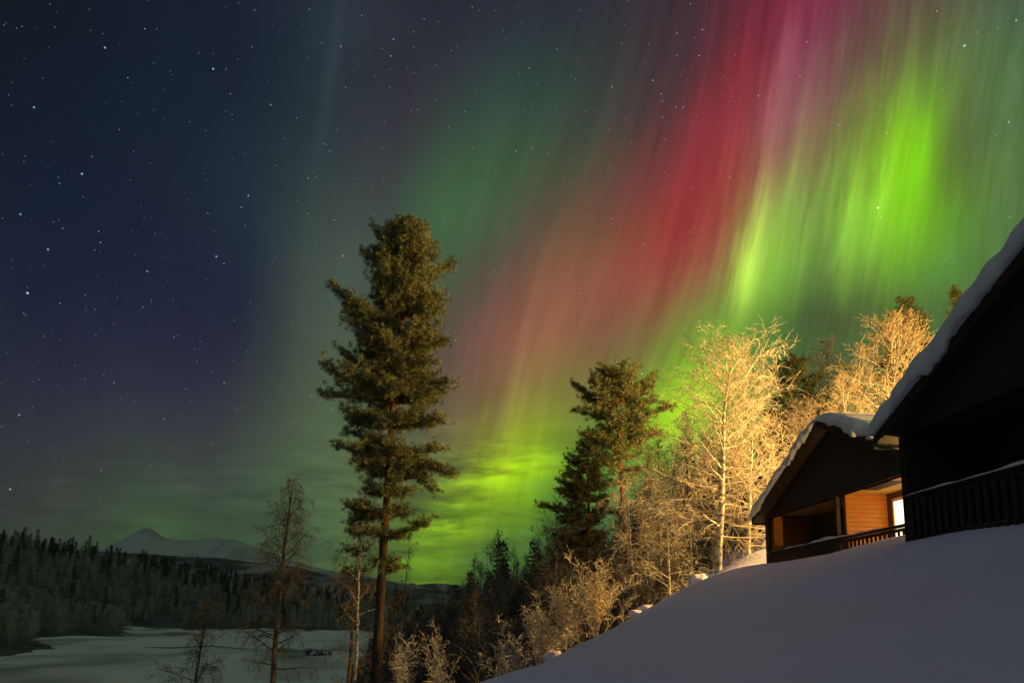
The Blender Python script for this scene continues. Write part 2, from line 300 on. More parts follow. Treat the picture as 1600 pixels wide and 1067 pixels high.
class MB:
    """Collects vertices and faces; build() links them as one mesh object."""

    def __init__(self):
        self.v, self.f, self.n, self.mi = [], [], 0, []

    def add(self, verts, faces, mat=0):
        verts = np.asarray(verts, float).reshape(-1, 3)
        self.v.append(verts)
        for fa in (faces if isinstance(faces, list) and len(faces) and isinstance(faces[0], np.ndarray) else [faces]):
            if isinstance(fa, np.ndarray):
                self.f.append(fa + self.n)
                self.mi.append(np.full(len(fa), mat))
            else:
                for q in fa:
                    self.f.append(np.array([q]) + self.n)
                    self.mi.append(np.array([mat]))
        self.n += len(verts)

    def box(self, a, b, mat=0):
        (x0, y0, z0), (x1, y1, z1) = a, b
        v = [(x0, y0, z0), (x1, y0, z0), (x1, y1, z0), (x0, y1, z0), (x0, y0, z1), (x1, y0, z1), (x1, y1, z1), (x0, y1, z1)]
        self.add(v, np.array([(0, 3, 2, 1), (4, 5, 6, 7), (0, 1, 5, 4), (1, 2, 6, 5), (2, 3, 7, 6), (3, 0, 4, 7)]), mat)

    def prism(self, prof, y0, y1, mat=0):
        """polygon prof of (x, z), counter-clockwise seen from -y, run from y0 to y1"""
        n = len(prof)
        v = [(x, y0, z) for x, z in prof] + [(x, y1, z) for x, z in prof]
        f = [list(range(n)), list(range(2 * n - 1, n - 1, -1))]
        f += [[i, i + n, (i + 1) % n + n, (i + 1) % n] for i in range(n)]
        self.add(v, f, mat)

    def tube(self, pts, rad, k=8, mat=0, bump=0.0, rng=None):
        pts = np.asarray(pts, float)
        n = len(pts)
        rad = np.broadcast_to(np.asarray(rad, float), (n,))
        tan = np.gradient(pts, axis=0)
        tan /= np.linalg.norm(tan, axis=1)[:, None] + 1e-9
        ref = np.where(np.abs(tan[:, 2:3]) > .9, [[1., 0, 0]], [[0., 0, 1]])
        a = np.cross(tan, ref)
        a /= np.linalg.norm(a, axis=1)[:, None]
        b = np.cross(tan, a)
        th = np.arange(k) * 2 * math.pi / k
        rr = rad[:, None, None]
        if bump and rng is not None:
            rr = rr * (1 + bump * rng.standard_normal((n, k, 1)))
        ring = pts[:, None, :] + rr * (np.cos(th)[None, :, None] * a[:, None] + np.sin(th)[None, :, None] * b[:, None])
        i = np.arange(n - 1)[:, None] * k
        j = np.arange(k)[None]
        j2 = (j + 1) % k
        f = np.stack([i + j, i + j2, i + k + j2, i + k + j], -1).reshape(-1, 4)
        self.add(ring.reshape(-1, 3), f, mat)
        self.add(ring[-1], [list(range(k))], mat)
        self.add(ring[0], [list(range(k))[::-1]], mat)

    def segs(self, p0, p1, r0, r1, mat=0):
        """many three-sided rods at once"""
        p0, p1 = np.asarray(p0, float), np.asarray(p1, float)
        d = p1 - p0
        d /= np.linalg.norm(d, axis=1)[:, None] + 1e-9
        ref = np.where(np.abs(d[:, 2:3]) > .9, [[1., 0, 0]], [[0., 0, 1]])
        a = np.cross(d, ref)
        a /= np.linalg.norm(a, axis=1)[:, None] + 1e-9
        b = np.cross(d, a)
        out = []
        for p, r in ((p0, np.asarray(r0)), (p1, np.asarray(r1))):
            for t in (0, 2.0944, 4.18879):
                out.append(p + r[:, None] * (math.cos(t) * a + math.sin(t) * b))
        v = np.stack(out, 1)
        q = np.arange(len(p0))[:, None] * 6
        f = np.concatenate([q + np.array(c) for c in ((0, 1, 4, 3), (1, 2, 5, 4), (2, 0, 3, 5))], 0)
        self.add(v.reshape(-1, 3), f, mat)

    def blades(self, p, d, length, width, rng, mat=0):
        """many diamond-shaped leaves / needle sprays at once"""
        p, d = np.asarray(p, float), np.asarray(d, float)
        d = d / (np.linalg.norm(d, axis=1)[:, None] + 1e-9)
        w = np.cross(d, rng.standard_normal(d.shape))
        w /= np.linalg.norm(w, axis=1)[:, None] + 1e-9
        L = np.asarray(length)[:, None]
        W = np.asarray(width)[:, None] * .5
        v = np.stack([p, p + d * L * .55 + w * W, p + d * L, p + d * L * .55 - w * W], 1)
        f = np.arange(len(p) * 4).reshape(-1, 4)
        self.add(v.reshape(-1, 3), f, mat)

    def build(self, name, mats, parent=None, smooth=False):
        me = bpy.data.meshes.new(name)
        V = np.concatenate(self.v) if self.v else np.zeros((0, 3))
        loops = np.concatenate([f.ravel() for f in self.f])
        tot = np.concatenate([np.full(len(f), f.shape[1]) for f in self.f])
        me.vertices.add(len(V))
        me.vertices.foreach_set("co", V.astype(np.float32).ravel())
        me.loops.add(len(loops))
        me.loops.foreach_set("vertex_index", loops.astype(np.int32))
        me.polygons.add(len(tot))
        me.polygons.foreach_set("loop_start", np.concatenate([[0], np.cumsum(tot)[:-1]]).astype(np.int32))
        me.polygons.foreach_set("loop_total", tot.astype(np.int32))
        for mt in (mats if isinstance(mats, (list, tuple)) else [mats]):
            me.materials.append(mt)
        me.polygons.foreach_set("material_index", np.concatenate(self.mi).astype(np.int32))
        me.polygons.foreach_set("use_smooth", np.full(len(tot), bool(smooth)))
        me.update(calc_edges=True)
        me.validate()
        o = bpy.data.objects.new(name, me)
        COL.objects.link(o)
        if parent is not None:
            o.parent = parent
        return o


def copy_tree(src, loc, rz, sc=1.0):
    """a copy of a thing together with its parts"""
    c = src.copy()
    COL.objects.link(c)
    c.location = loc
    c.rotation_euler = (0, 0, rz)
    c.scale = (sc, sc, sc)
    for ch in src.children:
        d = ch.copy()
        COL.objects.link(d)
        d.parent = c
    return c


# ------------------------------------------------------------------ materials
def mat(name, c1, c2=None, scale=4.0, rough=.8, bump=0.0, bscale=30.0, stretch=(1, 1, 1), lo=.4, hi=.6, detail=4.0, spec=.3, island=0.0):
    m_ = bpy.data.materials.new(name)
    m_.use_nodes = True
    nt = m_.node_tree
    N, L = nt.nodes, nt.links
    bs = N["Principled BSDF"]
    bs.inputs["Roughness"].default_value = rough
    bs.inputs["Specular IOR Level"].default_value = spec
    bs.inputs["Base Color"].default_value = (*c1, 1)
    tc = N.new("ShaderNodeTexCoord")
    mp = N.new("ShaderNodeMapping")
    mp.inputs["Scale"].default_value = stretch
    L.new(tc.outputs["Object"], mp.inputs["Vector"])
    if c2 is not None:
        nz = N.new("ShaderNodeTexNoise")
        nz.inputs["Scale"].default_value = scale
        nz.inputs["Detail"].default_value = detail
        L.new(mp.outputs[0], nz.inputs["Vector"])
        fac = nz.outputs["Fac"]
        if island:
            g = N.new("ShaderNodeNewGeometry")
            ma = N.new("ShaderNodeMath")
            ma.operation = 'MULTIPLY_ADD'
            ma.inputs[1].default_value = island
            sb = N.new("ShaderNodeMath")
            sb.operation = 'SUBTRACT'
            sb.inputs[1].default_value = .5
            L.new(g.outputs["Random Per Island"], sb.inputs[0])
            L.new(sb.outputs[0], ma.inputs[0])
            L.new(fac, ma.inputs[2])
            fac = ma.outputs[0]
        mr = N.new("ShaderNodeMapRange")
        mr.inputs[1].default_value = lo
        mr.inputs[2].default_value = hi
        L.new(fac, mr.inputs[0])
        mx = N.new("ShaderNodeMix")
        mx.data_type = 'RGBA'
        mx.inputs[6].default_value = (*c1, 1)
        mx.inputs[7].default_value = (*c2, 1)
        L.new(mr.outputs[0], mx.inputs[0])
        L.new(mx.outputs[2], bs.inputs["Base Color"])
    if bump:
        nb = N.new("ShaderNodeTexNoise")
        nb.inputs["Scale"].default_value = bscale
        nb.inputs["Detail"].default_value = 5
        L.new(mp.outputs[0], nb.inputs["Vector"])
        bp = N.new("ShaderNodeBump")
        bp.inputs["Strength"].default_value = bump
        bp.inputs["Distance"].default_value = .05
        L.new(nb.outputs["Fac"], bp.inputs["Height"])
        L.new(bp.outputs[0], bs.inputs["Normal"])
    return m_


def siding(name, c1, c2, board=.13, axis='Z', groove=.8):
    """boards with dark grooves between them, running along the local axis"""
    m_ = mat(name, c1, c2, scale=3.0, rough=.65, stretch=(.6, .6, 14) if axis == 'Z' else (14, .6, .6), lo=.3, hi=.7)
    nt = m_.node_tree
    N, L = nt.nodes, nt.links
    bs = N["Principled BSDF"]
    tc = [n for n in N if n.type == 'TEX_COORD'][0]
    sp = N.new("ShaderNodeSeparateXYZ")
    L.new(tc.outputs["Object"], sp.inputs[0])
    dv = N.new("ShaderNodeMath"); dv.operation = 'DIVIDE'; dv.inputs[1].default_value = board
    L.new(sp.outputs[axis], dv.inputs[0])
    fr = N.new("ShaderNodeMath"); fr.operation = 'FRACT'
    L.new(dv.outputs[0], fr.inputs[0])
    gr = N.new("ShaderNodeMapRange")
    gr.inputs[1].default_value = .0; gr.inputs[2].default_value = .12
    gr.inputs[3].default_value = 1 - groove; gr.inputs[4].default_value = 1.0
    L.new(fr.outputs[0], gr.inputs[0])
    ml = N.new("ShaderNodeMix"); ml.data_type = 'RGBA'; ml.blend_type = 'MULTIPLY'
    ml.inputs[0].default_value = 1
    src = bs.inputs["Base Color"].links[0].from_socket
    L.new(src, ml.inputs[6]); L.new(gr.outputs[0], ml.inputs[7])
    L.new(ml.outputs[2], bs.inputs["Base Color"])
    bp = N.new("ShaderNodeBump"); bp.inputs["Strength"].default_value = .6; bp.inputs["Distance"].default_value = .02
    L.new(gr.outputs[0], bp.inputs["Height"]); L.new(bp.outputs[0], bs.inputs["Normal"])
    return m_


def emit(name, col, strength):
    m_ = bpy.data.materials.new(name)
    m_.use_nodes = True
    nt = m_.node_tree
    nt.nodes.clear()
    e = nt.nodes.new("ShaderNodeEmission")
    e.inputs[0].default_value = (*col, 1)
    e.inputs[1].default_value = strength
    o = nt.nodes.new("ShaderNodeOutputMaterial")
    nt.links.new(e.outputs[0], o.inputs[0])
    return m_


M = {}
M['snow'] = mat("snow", (.74, .68, .92), (.69, .63, .87), scale=.35, rough=.75, bump=.4, bscale=7.0, lo=.3, hi=.7)  # violet cast of unseen light is put into the snow's base colour
M['roof_snow'] = mat("roof_snow", (.80, .80, .84), (.72, .73, .78), scale=1.5, rough=.75, bump=.3, bscale=6.0, lo=.3, hi=.7)
M['river_snow'] = mat("river_snow", (.74, .84, .75), (.14, .19, .17), scale=.03, rough=.7, bump=.6, bscale=.4, lo=.46, hi=.66, detail=5, stretch=(1.0, .55, 1))  # green of the aurora's light is put into the pale snow colour
M['open_water'] = mat("open_water", (.012, .015, .018), rough=.12, spec=.5)
M['forest_floor'] = mat("forest_floor", (.10, .115, .10), (.04, .05, .04), scale=.06, rough=.9, lo=.42, hi=.62, detail=8)
M['far_hill'] = mat("far_hill", (.04, .05, .05), (.38, .42, .42), scale=.008, rough=.9, lo=.47, hi=.62, detail=8, stretch=(1, .4, 2))
M['mountain'] = mat("mountain", (.64, .72, .66), (.34, .40, .37), scale=.0032, rough=.9, lo=.45, hi=.7, detail=9, stretch=(1.6, .6, .7), bump=.0)
M['pine_bark'] = mat("pine_bark", (.075, .042, .026), (.03, .023, .02), scale=6, rough=.9, bump=.9, bscale=14, stretch=(1, 1, .25), lo=.4, hi=.6)
M['upper_bark'] = mat("upper_bark", (.22, .09, .035), (.09, .04, .02), scale=6, rough=.85, bump=.6, bscale=14, stretch=(1, 1, .3), lo=.4, hi=.6)
M['needles'] = mat("needles", (.04, .062, .016), (.15, .17, .05), scale=1.6, rough=.65, lo=.2, hi=.85, island=.35)
M['frosty_needles'] = mat("frosty_needles", (.05, .075, .022), (.40, .41, .18), scale=1.8, rough=.7, lo=.28, hi=.85, island=.35)
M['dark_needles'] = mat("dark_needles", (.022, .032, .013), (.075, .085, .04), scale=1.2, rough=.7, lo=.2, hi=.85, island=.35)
M['birch_bark'] = mat("birch_bark", (.58, .52, .44), (.07, .06, .05), scale=4.5, rough=.75, bump=.5, bscale=18, stretch=(1, 1, 2.2), lo=.52, hi=.64)
M['dark_bark'] = mat("dark_bark", (.16, .12, .09), (.06, .045, .035), scale=5, rough=.85, bump=.5, bscale=16, stretch=(1, 1, .4), lo=.4, hi=.6)
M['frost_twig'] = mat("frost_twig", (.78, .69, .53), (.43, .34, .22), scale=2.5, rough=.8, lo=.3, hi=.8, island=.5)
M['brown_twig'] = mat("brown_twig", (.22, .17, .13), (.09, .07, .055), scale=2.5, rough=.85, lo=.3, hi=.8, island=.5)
M['grey_twig'] = mat("grey_twig", (.17, .16, .155), (.07, .067, .064), scale=.5, rough=.85, lo=.3, hi=.8, island=.5)
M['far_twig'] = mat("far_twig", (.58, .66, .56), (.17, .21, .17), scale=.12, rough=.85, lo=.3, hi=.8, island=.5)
M['dark_siding'] = siding("dark_siding", (.045, .028, .018), (.028, .018, .012))
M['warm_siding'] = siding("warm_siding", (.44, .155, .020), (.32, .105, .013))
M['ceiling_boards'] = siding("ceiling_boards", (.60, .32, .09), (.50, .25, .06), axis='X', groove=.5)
M['dark_wood'] = mat("dark_wood", (.040, .024, .015), (.022, .014, .010), scale=4, rough=.7, bump=.3, bscale=20, stretch=(1, 1, 4))
M['rail_wood'] = mat("rail_wood", (.075, .042, .02), (.045, .026, .014), scale=4, rough=.7, bump=.3, bscale=20)
M['black_metal'] = mat("black_metal", (.02, .02, .022), (.03, .03, .03), rough=.45)
M['rock'] = mat("rock", (.05, .05, .055), (.55, .56, .6), scale=1.2, rough=.85, bump=.6, bscale=3, lo=.5, hi=.62)
M['lit_glass'] = emit("lit_glass", (1.0, .80, .42), 3.0)
M['bulb'] = emit("bulb", (1.0, .62, .25), 30.0)
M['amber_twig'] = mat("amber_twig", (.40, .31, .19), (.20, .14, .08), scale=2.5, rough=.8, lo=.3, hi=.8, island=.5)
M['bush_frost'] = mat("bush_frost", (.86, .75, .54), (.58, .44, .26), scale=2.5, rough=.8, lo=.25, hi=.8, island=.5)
M['back_siding'] = siding("back_siding", (.10, .05, .02), (.06, .03, .014))  # darker boards for the far balcony's back wall
M['frame_wood'] = mat("frame_wood", (.62, .48, .28), (.52, .38, .2), rough=.5)


# ------------------------------------------------------------------ the lie of the land
def rbf(ctrl, reg):
    c = np.array(ctrl, float)
    xy, z = c[:, :2], c[:, 2]
    n = len(c)
    d = np.sqrt(((xy[:, None] - xy[None]) ** 2).sum(-1) + .5)
    Pm = np.c_[np.ones(n), xy]
    K = np.block([[-d + reg * np.eye(n), Pm], [Pm.T, np.zeros((3, 3))]])
    w = np.linalg.solve(K, np.r_[z, 0, 0, 0])

    def ev(x, y):
        x, y = np.asarray(x, float), np.asarray(y, float)
        sh = x.shape
        g = np.c_[x.ravel(), y.ravel()]
        o = np.empty(len(g))
        for i in range(0, len(g), 20000):
            q = g[i:i + 20000]
            dd = np.sqrt(((q[:, None] - xy[None]) ** 2).sum(-1) + .5)
            o[i:i + 20000] = -dd @ w[:n] + np.c_[np.ones(len(q)), q] @ w[n:]
        return o.reshape(sh)
    return ev


NEAR = [
    # under and around the viewer, and the open snow slope
    (0, 0, -1.6), (-4, -6, -2.4), (6, -6, -.3), (.59, 6, -.95), (1.7, 6, -.70), (2.82, 6, -.51), (4.49, 6, -.1), (3.43, 12, -.05), (5.23, 11, .38), (6.35, 9.5, .8),
    (2, 3, -.95), (5, 2, -.1), (7.4, 3.5, 1.0),
    # its crest
    (-.48, 9.5, -.93), (.06, 11, -.93), (.67, 13, -.84), (1.47, 15, -.59), (2.46, 17, -.29), (3.64, 19, .08), (5.02, 21, .6), (6.61, 23, 1.4), (8.05, 24, 1.9),
    (7.2, 19, 1.45), (6.0, 15, .95),
    # against the two cabins
    (8.82, 23.0, 2.0), (8.96, 20.8, 1.96), (9.06, 19.1, 1.96), (9.18, 17.5, 1.95), (9.25, 16.3, 2.03), (9.3, 15.2, 2.1),
    (7.42, 12.4, 1.54), (7.47, 11.7, 1.56), (7.52, 11.1, 1.57), (7.57, 10.3, 1.53), (7.61, 9.6, 1.5), (7.9, 6, 1.4),
    (12, 14, 1.9), (18, 14, 2.1), (13, 18, 1.4), (18, 20, 2.2), (14, 8, 1.3), (18, 8, 2),
    (9.0, 24.4, 2.1), (9.6, 26.4, 2.7), (11.5, 28, 3.2), (14, 26, 2.9), (20, 28, 3.6), (25, 20, 3.4), (26, 5, 3),
    (22, 38, 6), (17, 40, 5), (30, 44, 9), (40, 30, 9), (40, 60, 16), (30, 60, 12),
    # falling away beyond the crest
    (8.02, 26, 1.8), (5.64, 30, -.4), (7.66, 32, .7), (7, 38, -.4), (3.2, 25, -.7), (2, 25, -1.5), (1.2, 25, -2.1), (-1, 20, -3.4), (-2, 13, -2.6),
    (-2.4, 24, -3.6), (-3.6, 24, -4.2), (-4.9, 26, -5.2), (-6.3, 28, -6.2), (-11, 32, -8.6), (-15, 34, -9.6), (-8, 15, -6.2), (-12, 5, -6.5), (-20, 0, -9), (-20, 15, -10),
    (2.4, 48, -2.4), (5.3, 46, -.8), (14, 50, 3), (-5, 50, -7), (-12, 50, -10), (-25, 45, -11.3), (-40, 30, -12.5), (-40, 60, -13), (-22, 75, -12.6),
    (3, 100, 0), (-9, 100, -8), (-14, 100, -10), (-24, 100, -12.8), (15, 80, 3.5), (27, 110, 13), (4, 130, 3), (-12, 130, -4), (45, 110, 22), (-40, 120, -13),
]
FAR = [
    (-100, 200, -14), (-60, 150, -14), (-150, 330, -14), (-50, 300, -14), (-10, 250, -13), (-100, 380, -13.5), (-20, 400, -12.5), (-30, 120, -14), (-60, 50, -14), (-100, 80, -14),
    (-60, -20, -13), (-150, 0, -9), (60, 50, 16), (120, 50, 25), (100, 0, 15), (40, -20, 6),
    (-120, 158, -11.2), (-165, 240, -11.2), (-235, 420, -11), (-180, 432, -11), (-100, 436, -11), (0, 430, -10.5), (25, 330, -10), (5, 200, -9.5), (-150, 100, -8),
    (-175, 158, -1), (-230, 240, 6), (-300, 400, 8), (-215, 470, 0), (-100, 500, -3), (-497, 650, 55), (-403, 650, 49), (-308, 650, 32), (-264, 700, 24), (-180, 700, 16), (-80, 700, 12), (20, 700, 12),
    (-500, 950, 40), (-200, 950, 5), (50, 950, 10), (250, 900, 60), (-350, 200, 40), (-450, 400, 50), (-620, 500, 75),
    (45, 250, -3), (60, 200, 6), (100, 300, 20), (200, 300, 40), (150, 150, 36), (60, 140, 18),
]
near_z, far_z = rbf(NEAR, .02), rbf(FAR, .1)


def ss(t):
    t = np.clip(t, 0, 1)
    return t * t * (3 - 2 * t)


def Z(x, y):
    x, y = np.asarray(x, float), np.asarray(y, float)
    w = np.maximum(ss((np.abs(x - 5) - 32) / 16), ss((y - 95) / 45))
    bump = .12 * np.sin(x * .9 + np.sin(y * .53) * 2) * np.sin(y * .8 + 1) * ss((y - 25) / 10)
    return near_z(x, y) * (1 - w) + far_z(x, y) * w + bump


def zz(x, y):
    return float(Z(np.array([x]), np.array([y]))[0])


def sheet(name, xs, ys, zf, material, drop=None, smooth=True):
    X, Yg = np.meshgrid(xs, ys)
    Zg = zf(X, Yg)
    nx, ny = len(xs), len(ys)
    i = (np.arange(ny - 1)[:, None] * nx + np.arange(nx - 1)[None]).ravel()
    f = np.stack([i, i + 1, i + nx + 1, i + nx], 1)
    if drop is not None:
        cx = (X[:-1, :-1] + X[1:, 1:]).ravel() / 2
        cy = (Yg[:-1, :-1] + Yg[1:, 1:]).ravel() / 2
        f = f[~drop(cx, cy)]
    mb = MB()
    mb.add(np.stack([X, Yg, Zg], -1).reshape(-1, 3), f)
    return mb.build(name, material, smooth=smooth)


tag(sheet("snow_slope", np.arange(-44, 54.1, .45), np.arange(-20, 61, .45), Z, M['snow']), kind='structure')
tag(sheet("forest_hillside", np.arange(-44, 54.1, 1.5), np.arange(59.2, 151, 1.5), Z, M['forest_floor']), kind='structure')
far_xs, far_ys = np.arange(-700, 300, 9.0), np.arange(-60, 1000, 9.0)
tag(sheet("far_bank", far_xs, far_ys, Z, M['forest_floor'], drop=lambda x, y: (x > -38) & (x < 48) & (y > -14) & (y < 145)), kind='structure')
_rng = np.random.default_rng(3)


def river_z(x, y):
    x, y = np.asarray(x, float), np.asarray(y, float)
    drift = .55 * np.abs(np.sin(x * .071 + 1.3 * np.sin(y * .037)) * np.sin(y * .083 + .9 * np.sin(x * .05))) ** .6 + .35 * np.abs(np.sin(x * .17 + y * .05) * np.sin(y * .21 - x * .06))
    return -11.5 + drift + .35 * np.sin(x * .043 + np.sin(y * .031) * 2) + .4 * np.sin(y * .05 + x * .02 + np.sin(x * .06)) + .22 * np.sin(x * .21) * np.sin(y * .17)


tag(sheet("frozen_river", np.arange(-260, 60, 2.0), np.arange(20, 460, 2.0), river_z, M['river_snow']), kind='structure')


def patch(name, cx, cy, rx, ry, rot, material, seed, dz):
    rng = np.random.default_rng(seed)
    n = 40
    t = np.arange(n) * 2 * math.pi / n
    r = 1 + .22 * np.sin(2 * t + rng.uniform(0, 6)) + .16 * np.sin(3 * t + rng.uniform(0, 6)) + .10 * np.sin(7 * t + rng.uniform(0, 6)) + .05 * rng.standard_normal(n)
    px, py = rx * r * np.cos(t), ry * r * np.sin(t)
    x = cx + px * math.cos(rot) - py * math.sin(rot)
    y = cy + px * math.sin(rot) + py * math.cos(rot)
    mb = MB()
    pts = [np.c_[x * k + cx * (1 - k), y * k + cy * (1 - k)] for k in (1, .75, .5, .25)]
    v = np.concatenate([np.c_[p, river_z(p[:, 0], p[:, 1]) + dz] for p in pts] + [[[cx, cy, river_z(cx, cy) + dz]]])
    q = np.arange(n)
    f = [np.stack([q + n * k, (q + 1) % n + n * k, (q + 1) % n + n * (k + 1), q + n * (k + 1)], 1) for k in range(3)]
    f.append(np.stack([q + 3 * n, (q + 1) % n + 3 * n, np.full(n, 4 * n)], 1))
    mb.add(v, f)
    return tag(mb.build(name, material, smooth=True), kind='structure')


patch("open_water", -88, 192, 13, 3.2, .35, M['open_water'], 6, .10)
patch("open_water", -155, 283, 12, 3.0, .0, M['open_water'], 7, .10)
patch("open_water", -133, 290, 9, 2.2, .1, M['open_water'], 8, .10)
patch("open_water", -60, 220, 7, 2.0, .2, M['open_water'], 9, .10)


# distant hills and the mountain
def ridged(x, y, seed, s):
    rng = np.random.default_rng(seed)
    o = np.zeros_like(x)
    a = 1.0
    for k in range(5):
        th = rng.uniform(0, math.pi, 3)
        ph = rng.uniform(0, 6.28, 3)
        q = sum(np.sin((x * math.cos(t) + y * math.sin(t)) / s + p) for t, p in zip(th, ph)) / 3
        o += a * (1 - np.abs(q) * 1.6)
        a *= .5
        s *= .47
    return o


def hills_z(x, y):
    xs = [-2600, -1700, -1043, -860, -708, -560, -374, -200, -60, 100, 400]
    hs = [250, 215, 186, 172, 150, 138, 108, 84, 66, 60, 80]
    top = np.interp(x, xs, hs)
    prof = ss((y - 1250) / 1250) * (1 - .5 * ss((y - 2500) / 900))
    return top * prof + 9 * ridged(x, y, 2, 160) * prof - 12


tag(sheet("far_hills", np.arange(-2700, 500, 22.0), np.arange(1200, 3300, 22.0), hills_z, M['far_hill']), kind='structure')


def mount_z(x, y):
    xs = [-8000, -6500, -5400, -4800, -4720, -4420, -4290, -4150, -3980, -3830, -3540, -3290, -3000, -2700, -2300, -1700, -1200]
    hs = [430, 520, 600, 715, 760, 962, 940, 832, 815, 812, 855, 835, 740, 640, 520, 430, 360]
    xp = x * 8000 / y
    top = np.interp(xp, xs, hs)
    for dx in (-60, 60):
        top = top + np.interp(xp + dx, xs, hs)
    top = top / 3
    prof = ss((y - 6000) / 2000) ** .9 * (1 - .8 * ss((y - 8000) / 1500))
    rid = ridged(x + (y - 8000) * .35, y * .35, 7, 330)
    return top * prof + 150 * (rid - .6) * prof * (1 - np.exp(-((y - 8000) / 900.0) ** 2))


tag(sheet("snow_mountain", np.arange(-8000, -1100, 30.0), np.arange(5600, 9600, 40.0), mount_z, M['mountain']), kind='structure')
tag(sheet("distant_ridge", np.arange(-1500, 1500, 60.0), np.arange(3600, 6000, 80.0), lambda x, y: (np.interp(x, [-1500, -900, -560, -300, 0, 1500], [150, 190, 225, 215, 150, 130]) + 6 * ridged(x, y, 9, 300)) * ss((y - 3600) / 1400), M['far_hill']), kind='structure')
plain = MB()
plain.add([(-12000, 700, -40), (12000, 700, -40), (12000, 12000, -40), (-12000, 12000, -40)], np.array([(0, 1, 2, 3)]))
tag(plain.build("snow_plain", M['snow']), kind='structure')

# the cold air over the valley
hz = bpy.data.materials.new("haze")
hz.use_nodes = True
hz.node_tree.nodes.clear()
pv = hz.node_tree.nodes.new("ShaderNodeVolumePrincipled")
pv.inputs["Color"].default_value = (.84, .92, .86, 1)
pv.inputs["Density"].default_value = 0.00005
ho = hz.node_tree.nodes.new("ShaderNodeOutputMaterial")
hz.node_tree.links.new(pv.outputs[0], ho.inputs["Volume"])
mbh = MB()
mbh.box((-13000, -400, -60), (13000, 13000, 1400))
tag(mbh.build("haze", hz), kind='stuff')

# ------------------------------------------------------------------ the two cabins
# local axes: x along the front (towards the viewer), y into the house, z up from the deck
YAW = 0.0611
W, DEPTH, FO, OV, EH, TAN, GB = 8.97, 9.0, 0.40, 0.22, 2.30, 0.465, 2.25
RIDGE = EH + TAN * W / 2


def roof_h(x):
    return EH + TAN * np.minimum(x, W - x)


def snow_slab(root, seed, thick):
    """the snow lying on both roof slopes, ragged along its edges"""
    rng = np.random.default_rng(seed)
    us = np.concatenate([np.linspace(-OV - .10, W / 2, 64), np.linspace(W / 2, W + OV + .10, 64)[1:]])
    vs = np.concatenate([np.array([-FO - .09, -FO - .07, -FO + .0, -FO + .1]), np.linspace(-FO + .3, DEPTH + .3, 30), [DEPTH + .42, DEPTH + .45]])
    U, V = np.meshgrid(us, vs)
    ph = rng.uniform(0, 6.28, 8)
    wav = .03 * np.sin(U * 1.3 + ph[0]) + .025 * np.sin(U * 3.1 + V * 1.1 + ph[1]) + .03 * np.sin(U * 6.7 + ph[2] + V) + .03 * np.sin(U * 13 + ph[3])
    edge = np.ones_like(U)
    for arr, lo, hi, s in ((V, vs[0], vs[-1], .16), (U, us[0], us[-1], .16)):
        e = np.minimum(arr - lo, hi - arr) / s
        edge *= np.sqrt(np.clip(1 - (1 - np.clip(e, 0, 1)) ** 2, 0, 1)) * .62 + .38
    T = thick * (1 + wav) * edge
    front = V < -FO + .01
    low = .012 - .15 * np.clip(np.sin(U * 2.1 + ph[4]) * .6 + np.sin(U * 5.3 + ph[5]) * .4 + .25 * np.sin(U * 17 + ph[6]) + .3 * np.sin(U * 29 + ph[7]) * np.sin(U * 3.7 + ph[3]), 0, 1) * front
    top, bot = roof_h(U) + .03 + T, roof_h(U) + low
    peak = np.exp(-((U - W / 2) / .35) ** 2)
    top = top - .62 * thick * peak
    V2 = V + np.where(front, .03 * np.sin(U * 4.1 + ph[2]) + .02 * np.sin(U * 11 + ph[1]), 0)
    nx, ny = len(us), len(vs)
    i = (np.arange(ny - 1)[:, None] * nx + np.arange(nx - 1)[None]).ravel()
    n = nx * ny
    f = [np.stack([i, i + 1, i + nx + 1, i + nx], 1), np.stack([i, i + nx, i + nx + 1, i + 1], 1) + n]
    a = np.arange(nx - 1)
    f.append(np.stack([a, a + n, a + 1 + n, a + 1], 1))
    b = a + (ny - 1) * nx
    f.append(np.stack([b, b + 1, b + 1 + n, b + n], 1))
    c = np.arange(ny - 1) * nx
    f.append(np.stack([c, c + nx, c + nx + n, c + n], 1))
    d = c + nx - 1
    f.append(np.stack([d, d + n, d + nx + n, d + nx], 1))
    mb = MB()
    mb.add(np.concatenate([np.stack([U, V2, top], -1).reshape(-1, 3), np.stack([U, V2, bot], -1).reshape(-1, 3)]), f)
    return mb.build("roof_snow", M['roof_snow'], root, smooth=True)


def rail_snow(root, x0, x1, z, seed, h=.07, y=0.0, wd=.10):
    rng = np.random.default_rng(seed)
    xs = np.arange(x0, x1 + .01, .06)
    ph = rng.uniform(0, 6.28, 5)
    t = h * np.clip(.65 + .5 * np.sin(xs * 1.1 + ph[0]) + .4 * np.sin(xs * 2.9 + ph[1]) + .2 * np.sin(xs * 8 + ph[2]), .12, 1.6)
    sec = [(-wd, 0), (-wd * .9, .55), (-wd * .45, .95), (wd * .45, .95), (wd * .9, .55), (wd, 0)]
    k = len(sec)
    v = np.stack([np.stack([xs, np.full_like(xs, y + a), z + b * t], -1) for a, b in sec], 1)
    i = np.arange(len(xs) - 1)[:, None] * k
    j = np.arange(k - 1)[None]
    f = np.stack([i + j, i + k + j, i + k + j + 1, i + j + 1], -1).reshape(-1, 4)
    mb = MB()
    mb.add(v.reshape(-1, 3), f)
    mb.add(v[0], [list(range(k))])
    mb.add(v[-1], [list(range(k))[::-1]])
    return mb.build("rail_snow", M['roof_snow'], root, smooth=True)


